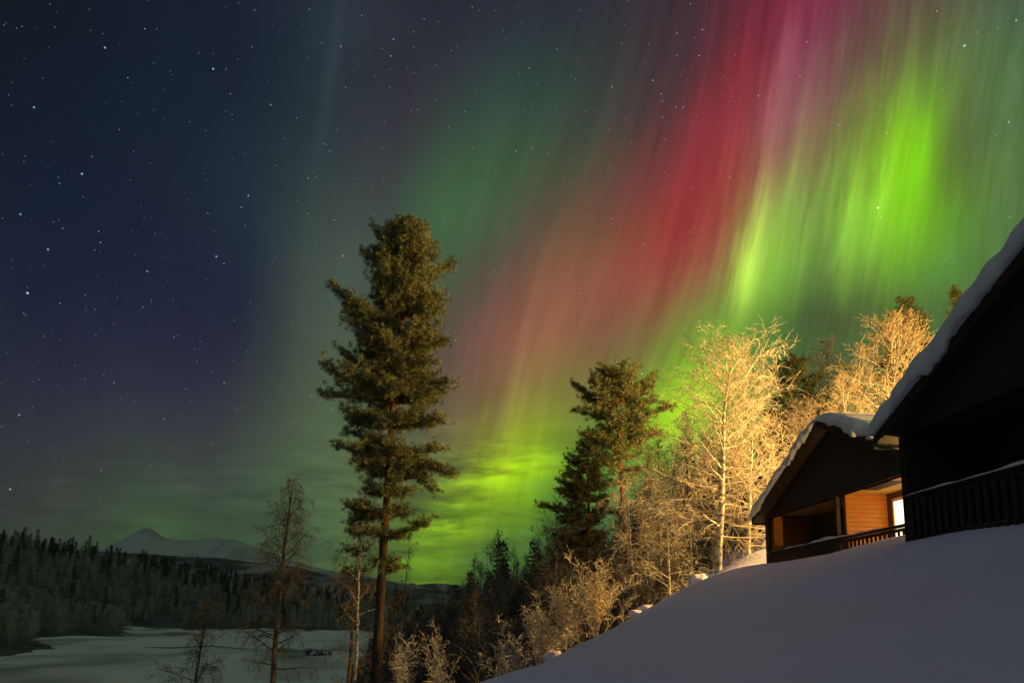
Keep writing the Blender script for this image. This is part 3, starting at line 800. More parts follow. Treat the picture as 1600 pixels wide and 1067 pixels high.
def cabin(origin, label, seed, thick, door, rail_rows):
    root = empty("cabin", origin, -(math.pi / 2 - YAW))
    tag(root, label, "cabin", "wooden cabins above the snow slope")

    def part(name, m_, fn, parent=None, smooth=False):
        mb = MB()
        fn(mb)
        return mb.build(name, m_, parent or root, smooth=smooth)
    BD = 1.5                                                   # depth of the balcony

    def gable(mb):                                             # the boarded triangle over the balcony, 12 cm thick
        mb.prism([(0, GB), (W, GB), (W, EH - .16 + .0), (W / 2, RIDGE - .16), (0, EH - .16)], 0.0, .12)
    part("gable_wall", M['dark_siding'], gable)
    part("gable_beam", M['dark_wood'], lambda mb: mb.box((-.02, -.035, GB - .10), (W + .02, -.003, GB + .10)))

    def roof(mb):
        for sgn in (0, 1):
            a = [(-OV, EH - OV * TAN), (W / 2, RIDGE), (W / 2, RIDGE - .15), (-OV, EH - OV * TAN - .13)]
            if sgn:
                a = [(W - x, z) for x, z in a]
            else:
                a = a[::-1]
            mb.prism(a, -FO + .03, DEPTH + .4)
    rf = part("roof", M['dark_wood'], roof)

    def barge(mb):
        for sgn in (0, 1):
            a = [(-OV - .01, EH - OV * TAN + .0), (W / 2, RIDGE + .005), (W / 2, RIDGE - .22), (-OV - .01, EH - OV * TAN - .20)]
            if sgn:
                a = [(W - x, z) for x, z in a]
            else:
                a = a[::-1]
            mb.prism(a, -FO, -FO + .028)
    mbb = MB()
    barge(mbb)
    mbb.build("barge_board", M['dark_wood'], rf)
    sl = snow_slab(root, seed, thick)
    # walls
    part("side_wall", M['dark_siding'], lambda mb: mb.box((0, 0.102, -2.2), (.12, DEPTH - .125, EH - .12)))
    part("side_wall", M['dark_siding'], lambda mb: mb.box((W - .12, BD - .5, -2.2), (W, DEPTH - .125, EH - .12)))
    part("end_railing", M['rail_wood'], lambda mb: mb.box((W - .09, .12, .05), (W - .03, .497, .955)))
    part("rear_wall", M['dark_siding'], lambda mb: mb.prism([(0.10, -2.2), (W - .10, -2.2), (W - .10, EH - .10), (W / 2, RIDGE - .08), (.10, EH - .10)], DEPTH - .12, DEPTH))
    d0, d1, dz0, dz1 = 4.80, 5.80, .02, 2.08

    def back(mb):
        mb.box((.122, BD, -.1), (d0, BD + .12, GB + .03))
        mb.box((d1, BD, -.1), (W - .122, BD + .12, GB + .03))
        mb.box((d0, BD, dz1), (d1, BD + .12, GB + .03))
    inner = M['warm_siding'] if door else M['dark_siding']  # shade of the nearer balcony is put into its dark board colours
    part("balcony_wall", M['back_siding'] if door else M['dark_siding'], back)
    # inner linings facing along the front, partition between the two balconies
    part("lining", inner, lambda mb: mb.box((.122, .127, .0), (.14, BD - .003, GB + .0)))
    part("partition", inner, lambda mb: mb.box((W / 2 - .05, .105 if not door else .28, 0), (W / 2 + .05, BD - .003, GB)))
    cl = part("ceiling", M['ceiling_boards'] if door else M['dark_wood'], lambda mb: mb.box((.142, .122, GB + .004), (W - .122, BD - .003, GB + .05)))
    part("ceiling_panel", M['dark_wood'], lambda mb: mb.box((5.15, .45, GB - .012), (6.35, .85, GB + .0)), cl)  # dark rectangle just under the ceiling
    part("deck", M['dark_wood'], lambda mb: mb.box((0, -.05, -.24), (W, BD - .003, -.01)))
    for x in (.0, W / 2 - .06, W - .12):
        part("post", M['dark_wood'], lambda mb: mb.box((x + .002, -.002 + (.5 if x > 8 else 0), -.005 if x > 0 else -2.0), (x + .118, .10 + (.5 if x > 8 else 0), GB - .102 + (.1 if x > 8 else 0))))
    part("corner_board", M['dark_wood'], lambda mb: mb.box((-.025, -.02, -2.0), (-.002, .14, EH - .16)))
    part("plinth", M['dark_wood'], lambda mb: mb.box((.13, .0, -2.2), (W - .13, .1, -.245)))
    # glazed door
    if door:
        fr = part("door", M['frame_wood'], lambda mb: (mb.box((d0, BD - .03, dz0), (d0 + .055, BD + .06, dz1)), mb.box((d1 - .08, BD - .03, dz0), (d1, BD + .06, dz1)), mb.box((d0 + .055, BD - .03, dz1 - .09), (d1 - .08, BD + .06, dz1)), mb.box((d0 + .055, BD - .03, dz0), (d1 - .08, BD + .06, dz0 + .25))))
        part("pane", M['lit_glass'], lambda mb: mb.box((d0 + .055, BD + .0, dz0 + .25), (d1 - .08, BD + .02, dz1 - .09)), fr)
        part("handle", M['black_metal'], lambda mb: mb.box((d1 - .06, BD - .08, 1.0), (d1 - .02, BD - .031, 1.14)), fr)
    else:
        part("door", M['dark_wood'], lambda mb: mb.box((d0 - .05, BD + .125, -.05), (d1 + .05, BD + .17, dz1 + .05)))
    # railing
    rw = M['rail_wood'] if door else M['dark_wood']
    rl = part("railing", rw, lambda mb: (mb.box((.12, -.045, .90), (W - .12, .05, .955)), mb.box((.12, -.02, .80), (W - .12, .03, .88)), mb.box((.12, -.02, .10), (W - .12, .03, .17))))
    rng = random.Random(seed)
    n = 47
    for k in range(n):
        x = .22 + (W - .44) * k / (n - 1)
        w_ = .042 + rng.uniform(-.004, .004)
        part("baluster", rw, lambda mb: mb.box((x - w_, -.045, .03), (x + w_, -.0205, .865 + rng.uniform(-.01, .01))), rl)
    rail_snow(root, .10, W - .1, .956, seed + 5, .07 if door else .045)
    # gutter under the lower eave at the far side, with its pipe
    zg = EH - OV * TAN - .17
    part("gutter", M['black_metal'], lambda mb: mb.tube([(W + OV + .10, -FO + .05, zg), (W + OV + .10, DEPTH + .3, zg)], .055, 8), smooth=True)
    gt = part("gutter", M['black_metal'], lambda mb: mb.tube([(-OV - .10, -FO + .05, zg), (-OV - .10, DEPTH + .3, zg)], .055, 8), smooth=True)
    z = EH - OV * TAN - .2
    part("downpipe", M['black_metal'], lambda mb: mb.tube([(-OV - .10, .30, z), (-OV - .10, .30, z - .12), (-OV - .04, .30, z - .24), (-.09, .30, z - .36), (-.07, .30, z - .5), (-.07, .30, -1.5)], .035, 8), gt, smooth=True)
    return root


cabin_far = cabin((8.886, 23.237, 1.414), "smaller looking farther cabin with lamplit orange balcony and glowing glass door", 11, .30, True, 1)
cabin_near = cabin((7.527, 12.675, 1.466), "dark unlit nearer cabin at the right edge with a thick snow slab on its roof", 23, .42, False, 1)
cabin_near.rotation_euler.z = cabin_far.rotation_euler.z


# ------------------------------------------------------------------ lamps that light the trees and the balcony
def lamp_light(name, loc, power, size, parent=None):
    d = bpy.data.lights.new(name, 'POINT')
    d.energy = power
    d.color = (1.0, .62, .17)
    d.shadow_soft_size = size
    o = bpy.data.objects.new(name, d)
    COL.objects.link(o)
    o.location = loc
    if parent:
        o.parent = parent
    return o


def street_lamp(x, y, h, power, label):
    g = zz(x, y)
    root = tag(empty("street_lamp", (x, y, g)), label, "street lamp", "street lamps behind the cabins")
    mb = MB()
    mb.tube([(0, 0, -.3), (0, 0, h * .5), (0, 0, h)], [.07, .06, .045], 10)
    mb.build("lamp_post", M['black_metal'], root, smooth=True)
    mb = MB()
    mb.tube([(0, 0, h), (-.15, 0, h + .18), (-.6, 0, h + .25)], [.04, .035, .03], 8)
    mb.build("arm", M['black_metal'], root, smooth=True)
    mb = MB()
    mb.tube([(-.6, 0, h + .26), (-.6, 0, h + .2), (-.6, 0, h + .14)], [.05, .20, .22], 12)
    mb.build("lamp_shade", M['black_metal'], root)
    mb = MB()
    mb.tube([(-.6, 0, h + .13), (-.6, 0, h + .08), (-.6, 0, h + .0), (-.6, 0, h - .05)], [.04, .08, .08, .03], 10)
    b = mb.build("bulb", M['bulb'], root, smooth=True)
    lamp_light("lamp_light", (-.6, 0, h - .25), power, .12, root)
    return root


street_lamp(21.8, 24.6, 6.8, 35000, "tall street lamp behind the farther cabin, by the frosted birches")

wl = tag(empty("wall_lamp", (9.48, 13.03, 2.66), 0), "small wall lamp on the side of the dark nearer cabin", "wall lamp")
mb = MB(); mb.box((-.07, -.24, -.10), (.07, -.20, .12)); mb.build("back_plate", M['black_metal'], wl)
mb = MB(); mb.tube([(0, -.21, -.08), (0, -.20, -.16), (-.01, -.2, -.27)], .015, 6); mb.build("arm", M['black_metal'], wl)
mb = MB(); mb.tube([(-.02, .02, -.255), (-.02, .02, -.262), (-.02, .02, -.266)], [.02, .03, .02], 8); mb.build("bulb", M['bulb'], wl)
mb = MB(); mb.tube([(-.02, .02, -.268), (-.02, .02, -.275), (-.02, .02, -.33), (-.02, .02, -.36)], [.17, .175, .12, .03], 20); mb.tube([(-.02, .02, -.34), (-.02, -.12, -.33), (-.02, -.22, -.28)], .012, 6); mb.build("lamp_shade", M['black_metal'], wl)  # unseen bowl added under the bulb to keep its light off the snow
lamp_light("lamp_light", (-.02, .02, -.24), 900, .02, wl)


# ------------------------------------------------------------------ trees
def interp_axis(axis, n):
    a = np.asarray(axis, float)
    t = np.linspace(0, 1, len(a))
    tt = np.linspace(0, 1, n)
    # smooth the axis a little
    return np.stack([np.interp(tt, t, a[:, i]) for i in range(3)], 1)


def bare_tree(name, label, cat, base, axis, r0, prims, seed, twig_mat, bark_mat, twig_r=.008, start=.25, group=None, droop=.0,
              el=(25, 65), nsec=9, ntw=6, lean=(0, 0), sec_len=.45, tw_len=.35, lift=.25, bark_part="trunk", crown_part="crown", min_r=.006, stub=None):
    """axis: trunk points relative to base; prims: (count, [(t, reach)])"""
    rng = random.Random(seed)
    nr = np.random.default_rng(seed)
    root = tag(empty(name, base), label, cat, group)
    H = axis[-1][2]
    n = 22
    ax = interp_axis(axis, n)
    wob = np.cumsum(nr.standard_normal((n, 2)) * .012 * H / 8, axis=0)
    ax[:, :2] += wob - np.linspace(0, 1, n)[:, None] * wob[-1]
    rad = r0 * (1 - np.linspace(0, 1, n)) ** .9 + .012
    mt = MB()
    mt.tube(ax, rad, 9, bump=.03, rng=nr)
    mt.build("trunk", bark_mat, root, smooth=True)
    P0, P1, RA, RB = [], [], [], []
    B0, B1, BA, BB = [], [], [], []

    def strand(p, d, length, r, segs, wander, trop, out, taper=.75):
        pts = [p]
        step = length / segs
        for i in range(segs):
            d = (d + Vector((rng.gauss(0, wander), rng.gauss(0, wander), rng.gauss(0, wander * .7) + trop))).normalized()
            q = p + d * step
            ra = r * (1 - i / segs * taper)
            rb = r * (1 - (i + 1) / segs * taper)
            out[0].append(p); out[1].append(q); out[2].append(ra); out[3].append(rb)
            p = q
            pts.append((p, d))
        return pts[1:]
    cnt, prof = prims
    pt, pl = [q[0] for q in prof], [q[1] for q in prof]
    for k in range(cnt):
        t = start + (1 - start) * ((k + rng.random()) / cnt) ** .9
        t = min(t, .985)
        i = t * (n - 1)
        a = Vector(ax[int(i)]).lerp(Vector(ax[min(int(i) + 1, n - 1)]), i - int(i))
        reach = float(np.interp(t, pt, pl)) * rng.uniform(.65, 1.12)
        e = math.radians(el[0] + (el[1] - el[0]) * ((t - start) / (1 - start)) + rng.gauss(0, 9))
        phi = k * 2.399 + rng.uniform(-.5, .5)
        reach *= 1 + lean[0] * math.cos(phi) + lean[1] * math.sin(phi)
        d = Vector((math.cos(phi) * math.cos(e), math.sin(phi) * math.cos(e), math.sin(e)))
        rr = max(r0 * .38 * (1 - t * .75) * min(1, reach / 1.5), min_r * 1.7)
        main = strand(a, d, reach, rr, 8, .10, lift * .12, (B0, B1, BA, BB))
        m_ = max(3, int(nsec * (.4 + .6 * reach / (max(pl) + .01))))
        for s in range(m_):
            u = .18 + .82 * (s + rng.random()) / m_
            p, dd = main[min(int(u * len(main)), len(main) - 1)]
            side = dd.cross(Vector((rng.gauss(0, 1), rng.gauss(0, 1), rng.gauss(0, 1)))).normalized()
            d2 = (dd * .75 + side * .8 + Vector((0, 0, .15 - droop * .4))).normalized()
            l2 = reach * sec_len * (1.15 - u * .55) * rng.uniform(.6, 1.2)
            sec = strand(p, d2, l2, max(rr * .4 * (1.2 - u), min_r), 5, .16, -droop * .22, (P0, P1, RA, RB), .6)
            mw = max(2, int(ntw * (.5 + .5 * l2 / (max(pl) * sec_len + .01))))
            for w in range(mw):
                v = .15 + .85 * (w + rng.random()) / mw
                p3, d3 = sec[min(int(v * len(sec)), len(sec) - 1)]
                side = d3.cross(Vector((rng.gauss(0, 1), rng.gauss(0, 1), rng.gauss(0, 1)))).normalized()
                d4 = (d3 * .8 + side * .75 + Vector((0, 0, .1 - droop * .5))).normalized()
                l3 = min(l2 * tw_len * 1.3, .95) * rng.uniform(.6, 1.3) + .06
                tw = strand(p3, d4, l3, twig_r, 3, .2, -droop * .35, (P0, P1, RA, RB), .55)
                for q in range(2):
                    p5, d5 = tw[rng.randrange(len(tw))]
                    d6 = (d5 + Vector((rng.gauss(0, .6), rng.gauss(0, .6), rng.gauss(0, .5) - droop * .5))).normalized()
                    strand(p5, d6, l3 * rng.uniform(.3, .6), twig_r * .8, 1, .1, 0, (P0, P1, RA, RB), .4)
    mc = MB()
    mc.segs(np.array(P0), np.array(P1), np.array(RA), np.array(RB), 0)
    mc.segs(np.array(B0), np.array(B1), np.array(BA), np.array(BB), 1)
    mc.build("crown", [twig_mat, bark_mat if twig_mat is not M['frost_twig'] else twig_mat], root)
    return root


def pine(name, label, cat, base, axis, r0, prof, seed, needle_mat, whorl=.5, per=5, start=.3, group=None, blade=.17, bw=.030, dens=1.0,
         el=(-8, 36), tuftk=15, dead=0, orange=.4, extra=()):
    """prof: (fraction of trunk height, reach towards -x, reach towards +x)"""
    rng = random.Random(seed)
    nr = np.random.default_rng(seed)
    root = tag(empty(name, base), label, cat, group)
    H = axis[-1][2]
    n = 26
    ax = interp_axis(axis, n)
    wob = np.cumsum(nr.standard_normal((n, 2)) * .010 * H / 10, axis=0)
    ax[:, :2] += wob - np.linspace(0, 1, n)[:, None] * wob[-1]
    rad = r0 * (1 - np.linspace(0, 1, n) ** 1.15 * .93)
    cut = int(n * orange)
    mt = MB()
    mt.tube(ax[:cut + 1], rad[:cut + 1], 10, 0, bump=.035, rng=nr)
    mt.tube(ax[cut:], rad[cut:], 10, 1, bump=.035, rng=nr)
    mt.build("trunk", [M['pine_bark'], M['upper_bark']], root, smooth=True)
    pf = np.array(prof)
    ml = MB()
    TP, TD = [], []
    S0, S1, SA, SB = [], [], [], []

    def limb(a, phi, e, reach, bare, trop):
        d = Vector((math.cos(phi) * math.cos(e), math.sin(phi) * math.cos(e), math.sin(e)))
        segs = 9
        step = reach / segs
        p = a
        pts, dirs = [a], [d]
        for i in range(segs):
            d = (d + Vector((rng.gauss(0, .07), rng.gauss(0, .07), rng.gauss(0, .06) + trop))).normalized()
            p = p + d * step
            pts.append(p); dirs.append(d)
        r = .022 + .016 * reach
        ml.tube([tuple(q) for q in pts], [r * (1 - .85 * i / segs) for i in range(segs + 1)], 5)
        m_ = max(5, int(reach * 8.5 * dens))
        for s in range(m_):
            u = bare + (1 - bare) * (s + rng.random()) / m_
            i = min(int(u * segs), segs - 1)
            q = pts[i].lerp(pts[i + 1], u * segs - i)
            dd = dirs[i]
            side = dd.cross(Vector((0, 0, 1))).normalized() * rng.choice((-1, 1))
            d2 = (dd * rng.uniform(.3, 1.0) + side * rng.uniform(.2, 1.0) + Vector((0, 0, rng.uniform(-.15, .45)))).normalized()
            l2 = (.26 + .34 * reach ** .7 * (1.1 - u * .7)) * rng.uniform(.6, 1.25)
            k = max(2, int(l2 / .13))
            for w in range(k):
                v = (w + .5) / k
                c = q + d2 * (l2 * v)
                c = c + Vector((rng.gauss(0, .07), rng.gauss(0, .07), rng.gauss(.03, .08)))
                TP.append(c)
                TD.append((d2 + Vector((rng.gauss(0, .45), rng.gauss(0, .45), rng.uniform(-.1, .7)))).normalized())
            S0.append(q); S1.append(q + d2 * l2); SA.append(.012); SB.append(.005)
    z = start
    dz = whorl / H
    while z < .985:
        cyc = rng.uniform(0, 6.28)
        wl_, wr_ = np.interp(z, pf[:, 0], pf[:, 1]), np.interp(z, pf[:, 0], pf[:, 2])
        rel = (z - start) / (1 - start)
        for k in range(per):
            t = z + rng.uniform(-.16, .16) * dz
            i = min(max(t, 0), .999) * (n - 1)
            a = Vector(ax[int(i)]).lerp(Vector(ax[min(int(i) + 1, n - 1)]), i - int(i))
            phi = cyc + k * 2 * math.pi / per + rng.uniform(-.4, .4)
            cx = math.cos(phi)
            reach = (wl_ * max(-cx, 0) ** 2 + wr_ * max(cx, 0) ** 2) + .85 * (wl_ + wr_) / 2 * math.sin(phi) ** 2
            reach *= rng.uniform(.66, 1.06)
            if rel < .22 and rng.random() < .35:
                continue
            reach *= .9 + .25 * math.sin(z * 61 + 2 * phi)
            if reach < .12:
                continue
            e = math.radians(el[0] + (el[1] - el[0]) * rel ** 1.3 + rng.gauss(0, 8))
            limb(a, phi, e, reach, .22 if rel < .75 else .08, rng.uniform(.0, .06))
        z += dz * rng.uniform(.8, 1.2)
    for (t, phi, e, reach, bare, trop) in extra:
        i = t * (n - 1)
        limb(Vector(ax[int(i)]), phi, math.radians(e), reach, bare, trop)
    top = Vector(ax[-1])
    for k in range(14):
        TP.append(top + Vector((rng.gauss(0, .08), rng.gauss(0, .08), rng.uniform(-.5, .1))))
        TD.append(Vector((rng.gauss(0, .3), rng.gauss(0, .3), 1)))
    for k in range(dead):
        t = rng.uniform(.35, start) if start > .36 else start
        i = t * (n - 1)
        phi = rng.uniform(0, 6.28)
        a = Vector(ax[int(i)])
        ml.tube([tuple(a), tuple(a + Vector((math.cos(phi) * .4, math.sin(phi) * .4, .05))), tuple(a + Vector((math.cos(phi) * .9, math.sin(phi) * .9, -.1)))], [.02, .014, .005], 4)
    ml.segs(np.array(S0), np.array(S1), np.array(SA), np.array(SB))
    ml.build("limbs", M['upper_bark'], root, smooth=True)
    tp = np.repeat(np.array(TP), tuftk, 0)
    td = np.repeat(np.array(TD), tuftk, 0)
    c = len(tp)
    dd = td * .75 + nr.standard_normal((c, 3)) * .62
    mn = MB()
    mn.blades(tp + nr.standard_normal((c, 3)) * .025, dd, blade * nr.uniform(.6, 1.25, c), bw * nr.uniform(.7, 1.3, c), nr)
    mn.build("foliage", needle_mat, root)
    return root


def on(x, y, dz=-.15):
    return (x, y, zz(x, y) + dz)


def axis_to(base, pts):
    """trunk points relative to the base from world points"""
    return [(0, 0, 0)] + [(p[0] - base[0], p[1] - base[1], p[2] - base[2]) for p in pts]


b = on(-5.12, 26)
pine("pine_tree", "tallest pine with a dense dark crown standing alone against the sky", "pine tree", b,
     axis_to(b, [(-5.06, 26, -2.4), (-5.0, 26, 3), (-4.91, 26, 8.1), (-4.71, 26, 12.5), (-4.65, 26, 16.3)]), .23,
     [(.35, .6, .5), (.39, 1.4, 1.1), (.44, 1.5, .9), (.485, 1.3, 1.6), (.54, 2.4, 2.1), (.57, 2.4, 2.5), (.62, 3.1, 2.5), (.68, 2.6, 2.6), (.75, 2.7, 2.2), (.81, 2.0, 2.2), (.86, 1.6, 2.0), (.90, 2.0, 2.0), (.94, 1.1, 1.1), (.97, .6, .6), (1, .1, .1)],
     5, M['frosty_needles'], whorl=.80, per=13, start=.36, dens=1.3, blade=.17, bw=.017, tuftk=29, dead=6, orange=.42, el=(-12, 36),
     extra=[(.535, .1, -4, 2.6, .35, -.045), (.52, .5, -8, 2.2, .35, -.03), (.43, .05, 2, 1.7, .45, .02), (.44, 3.0, 15, 1.2, .4, .0)])
b = on(7.0, 38)
pine("pine_tree", "tall slender pine with reddish trunk left of the lamplit birch", "pine tree", b,
     axis_to(b, [(6.31, 38, 7.5), (6.11, 38, 11.5), (5.85, 38, 14.5)]), .19,
     [(.34, 1.0, 1.2), (.42, 1.5, 1.9), (.5, 1.9, 2.5), (.56, 1.9, 2.6), (.63, 2.1, 2.9), (.70, 2.3, 2.8), (.78, 3.1, 2.5), (.86, 2.1, 2.8), (.93, 1.6, 1.8), (1, .3, .3)],
     8, M['frosty_needles'], whorl=.95, per=9, start=.36, dens=1.1, dead=8, orange=.3, el=(-8, 30), blade=.19, bw=.022, tuftk=19)
b = on(5.3, 46)
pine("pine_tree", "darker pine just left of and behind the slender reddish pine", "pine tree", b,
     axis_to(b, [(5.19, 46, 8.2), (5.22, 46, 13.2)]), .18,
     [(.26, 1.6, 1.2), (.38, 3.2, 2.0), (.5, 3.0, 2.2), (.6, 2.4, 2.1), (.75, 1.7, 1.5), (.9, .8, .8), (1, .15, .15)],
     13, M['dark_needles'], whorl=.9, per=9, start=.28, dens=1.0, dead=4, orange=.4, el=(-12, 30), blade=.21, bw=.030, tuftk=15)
b = on(-6.75, 29)
pine("pine_tree", "young pine with a few loose tufts close behind the tallest pine's trunk", "pine tree", b,
     axis_to(b, [(-6.7, 29, -1), (-6.6, 29, 4.6)]), .10,
     [(.60, .8, .6), (.68, 1.1, .8), (.8, .5, .4), (.9, .9, .8), (1, .3, .3)], 17, M['needles'], whorl=.85, per=4, start=.6, dens=.9, orange=.3, blade=.17, bw=.032)
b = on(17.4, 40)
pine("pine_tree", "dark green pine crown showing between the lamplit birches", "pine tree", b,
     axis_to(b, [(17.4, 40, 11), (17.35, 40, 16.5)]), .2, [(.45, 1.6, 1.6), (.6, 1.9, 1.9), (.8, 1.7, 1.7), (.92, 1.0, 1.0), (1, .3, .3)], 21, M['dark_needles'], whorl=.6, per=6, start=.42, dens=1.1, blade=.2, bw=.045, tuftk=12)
b = on(27.2, 44)
pine("pine_tree", "pine with golden lit crown peeping over the frosted tree by the big roof", "pine tree", b,
     axis_to(b, [(27.2, 44, 16), (27.3, 44, 22.3)]), .2, [(.4, 1.7, 1.7), (.65, 2.0, 1.9), (.85, 1.5, 1.4), (1, .4, .4)], 25, M['needles'], whorl=.6, per=6, start=.4, dens=1.1, blade=.2, bw=.045, tuftk=12)
b = on(31.2, 44)
pine("pine_tree", "pine of which only a golden tip shows above the big snowy roof", "pine tree", b,
     axis_to(b, [(30.9, 44, 16), (30.7, 44, 23.6)]), .17, [(.4, 1.5, 1.5), (.7, 1.0, 1.0), (.9, .5, .5), (1, .25, .25)], 27, M['needles'], whorl=.6, per=5, start=.4, dens=1.0, blade=.2, bw=.045, tuftk=12)

# the lamplit birch and its neighbours
b = on(8.39, 27.2, -.2)
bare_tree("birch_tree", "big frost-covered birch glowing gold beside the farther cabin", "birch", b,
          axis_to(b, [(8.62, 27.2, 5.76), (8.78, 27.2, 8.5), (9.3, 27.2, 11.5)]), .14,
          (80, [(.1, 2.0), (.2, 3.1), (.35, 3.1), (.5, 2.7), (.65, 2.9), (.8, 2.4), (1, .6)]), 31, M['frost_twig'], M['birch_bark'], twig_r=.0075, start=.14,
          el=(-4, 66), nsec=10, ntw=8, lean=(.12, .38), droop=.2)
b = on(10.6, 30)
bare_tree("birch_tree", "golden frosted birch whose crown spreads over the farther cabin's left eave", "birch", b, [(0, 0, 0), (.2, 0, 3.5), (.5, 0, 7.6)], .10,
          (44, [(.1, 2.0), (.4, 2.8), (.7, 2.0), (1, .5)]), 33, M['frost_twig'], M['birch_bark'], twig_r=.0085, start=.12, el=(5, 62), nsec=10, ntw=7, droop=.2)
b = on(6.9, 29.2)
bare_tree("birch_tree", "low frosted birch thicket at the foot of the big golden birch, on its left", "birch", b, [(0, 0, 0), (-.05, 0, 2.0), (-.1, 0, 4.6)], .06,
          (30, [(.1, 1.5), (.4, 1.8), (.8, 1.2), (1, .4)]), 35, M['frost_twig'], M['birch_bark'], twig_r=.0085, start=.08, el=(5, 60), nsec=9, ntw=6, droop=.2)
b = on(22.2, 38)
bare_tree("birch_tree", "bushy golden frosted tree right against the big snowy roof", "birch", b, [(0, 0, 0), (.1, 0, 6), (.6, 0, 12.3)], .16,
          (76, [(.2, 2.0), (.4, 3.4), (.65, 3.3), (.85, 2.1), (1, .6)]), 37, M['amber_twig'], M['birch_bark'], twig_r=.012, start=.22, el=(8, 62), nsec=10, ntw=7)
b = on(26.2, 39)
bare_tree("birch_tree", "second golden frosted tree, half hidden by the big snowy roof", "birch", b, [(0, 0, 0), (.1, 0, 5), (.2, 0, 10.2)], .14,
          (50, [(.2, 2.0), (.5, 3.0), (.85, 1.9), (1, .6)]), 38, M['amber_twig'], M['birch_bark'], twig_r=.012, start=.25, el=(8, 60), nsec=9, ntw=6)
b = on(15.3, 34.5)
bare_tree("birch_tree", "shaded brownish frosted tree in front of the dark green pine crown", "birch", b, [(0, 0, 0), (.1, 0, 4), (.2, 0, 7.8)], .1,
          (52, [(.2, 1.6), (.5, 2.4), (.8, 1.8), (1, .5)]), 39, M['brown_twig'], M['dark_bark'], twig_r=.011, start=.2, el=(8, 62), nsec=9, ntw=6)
b = on(20.8, 43)
bare_tree("bare_tree", "dark bare tree behind the frosted golden trees above the roofs", "bare tree", b, [(0, 0, 0), (.1, 0, 6), (.2, 0, 12.6)], .14,
          (54, [(.2, 1.6), (.5, 2.6), (.8, 2.2), (1, .6)]), 41, M['grey_twig'], M['dark_bark'], twig_r=.013, start=.3, el=(15, 66), nsec=9, ntw=6)
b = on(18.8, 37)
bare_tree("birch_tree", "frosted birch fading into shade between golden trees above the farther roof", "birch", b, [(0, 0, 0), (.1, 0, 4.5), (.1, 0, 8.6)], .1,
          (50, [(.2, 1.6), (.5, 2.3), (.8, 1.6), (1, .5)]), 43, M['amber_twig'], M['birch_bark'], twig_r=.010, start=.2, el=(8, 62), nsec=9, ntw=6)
b = on(5.64, 30)
bare_tree("birch_tree", "thin leaning birch in front of the slender reddish pine", "birch", b, axis_to(b, [(5.35, 30, 3.3), (5.22, 30, 6.4)]), .075,
          (30, [(.25, .9), (.5, 1.7), (.75, 1.6), (1, .5)]), 45, M['frost_twig'], M['birch_bark'], twig_r=.008, start=.3, el=(-5, 60), nsec=8, ntw=6, droop=.35)
b = on(8.4, 40)
bare_tree("bare_tree", "brown bare tree right of the slender reddish pine", "bare tree", b, [(0, 0, 0), (.1, 0, 5), (-.1, 0, 10)], .1,
          (44, [(.2, 1.4), (.5, 1.9), (.8, 1.5), (1, .4)]), 47, M['brown_twig'], M['dark_bark'], twig_r=.012, start=.2, el=(10, 65), nsec=8, ntw=6)
b = on(2.45, 48)
bare_tree("bare_tree", "brownish bare tree above the golden bushes, left of the dark pine", "bare tree", b, axis_to(b, [(2.5, 48, 2), (2.56, 48, 6.3)]), .1,
          (44, [(.2, 1.6), (.5, 2.3), (.8, 1.6), (1, .4)]), 49, M['brown_twig'], M['dark_bark'], twig_r=.013, start=.15, el=(12, 62), nsec=9, ntw=6)
b = on(7.66, 32)
bare_tree("shrub", "small brown bare sapling below the golden birch's left side", "shrub", b, [(0, 0, 0), (0, 0, 1.2), (.03, 0, 2.6)], .04,
          (34, [(.1, 1.1), (.5, 1.1), (1, .3)]), 51, M['brown_twig'], M['dark_bark'], twig_r=.007, start=.08, el=(25, 70), nsec=7, ntw=5)
# the trees down by the river
b = on(-10.94, 32)
bare_tree("birch_tree", "tall bare weeping birch standing left of the tallest pine", "birch", b, axis_to(b, [(-10.94, 32, -3.2), (-10.95, 32, 2.0), (-10.6, 32, 6.3)]), .17,
          (56, [(.3, 1.5), (.5, 2.0), (.65, 2.0), (.85, 1.5), (1, .4)]), 53, M['brown_twig'], M['dark_bark'], twig_r=.0075, start=.36, el=(8, 66), nsec=9, ntw=7, droop=.75)
b = on(-15.17, 34)
bare_tree("bare_tree", "small dark bare tree at the lower left in front of the frozen river", "bare tree", b, axis_to(b, [(-15.3, 34, -4), (-15.1, 34, .5)]), .12,
          (44, [(.35, 1.4), (.6, 1.7), (.85, 1.3), (1, .4)]), 55, M['grey_twig'], M['dark_bark'], twig_r=.009, start=.36, el=(15, 66), nsec=9, ntw=6, droop=.2)
b = on(-6.3, 28)
bare_tree("birch_tree", "thin weeping birch half hidden behind the tallest pine's trunk", "birch", b, axis_to(b, [(-6.25, 28, -2.8), (-6.32, 28, 1.5), (-6.36, 28, 5.0)]), .085,
          (52, [(.2, 1.1), (.5, 1.4), (.75, 1.3), (1, .4)]), 57, M['brown_twig'], M['birch_bark'], twig_r=.007, start=.16, el=(-5, 62), nsec=9, ntw=6, droop=.8)
b = on(-5.2, 31)
bare_tree("bare_tree", "spindly bare tree just right of the tallest pine's trunk", "bare tree", b, [(0, 0, 0), (.2, 0, 4), (.5, 0, 9.2)], .06,
          (30, [(.2, 1.0), (.6, 1.3), (1, .4)]), 58, M['brown_twig'], M['dark_bark'], twig_r=.008, start=.2, el=(5, 66), nsec=7, ntw=5, droop=.5)


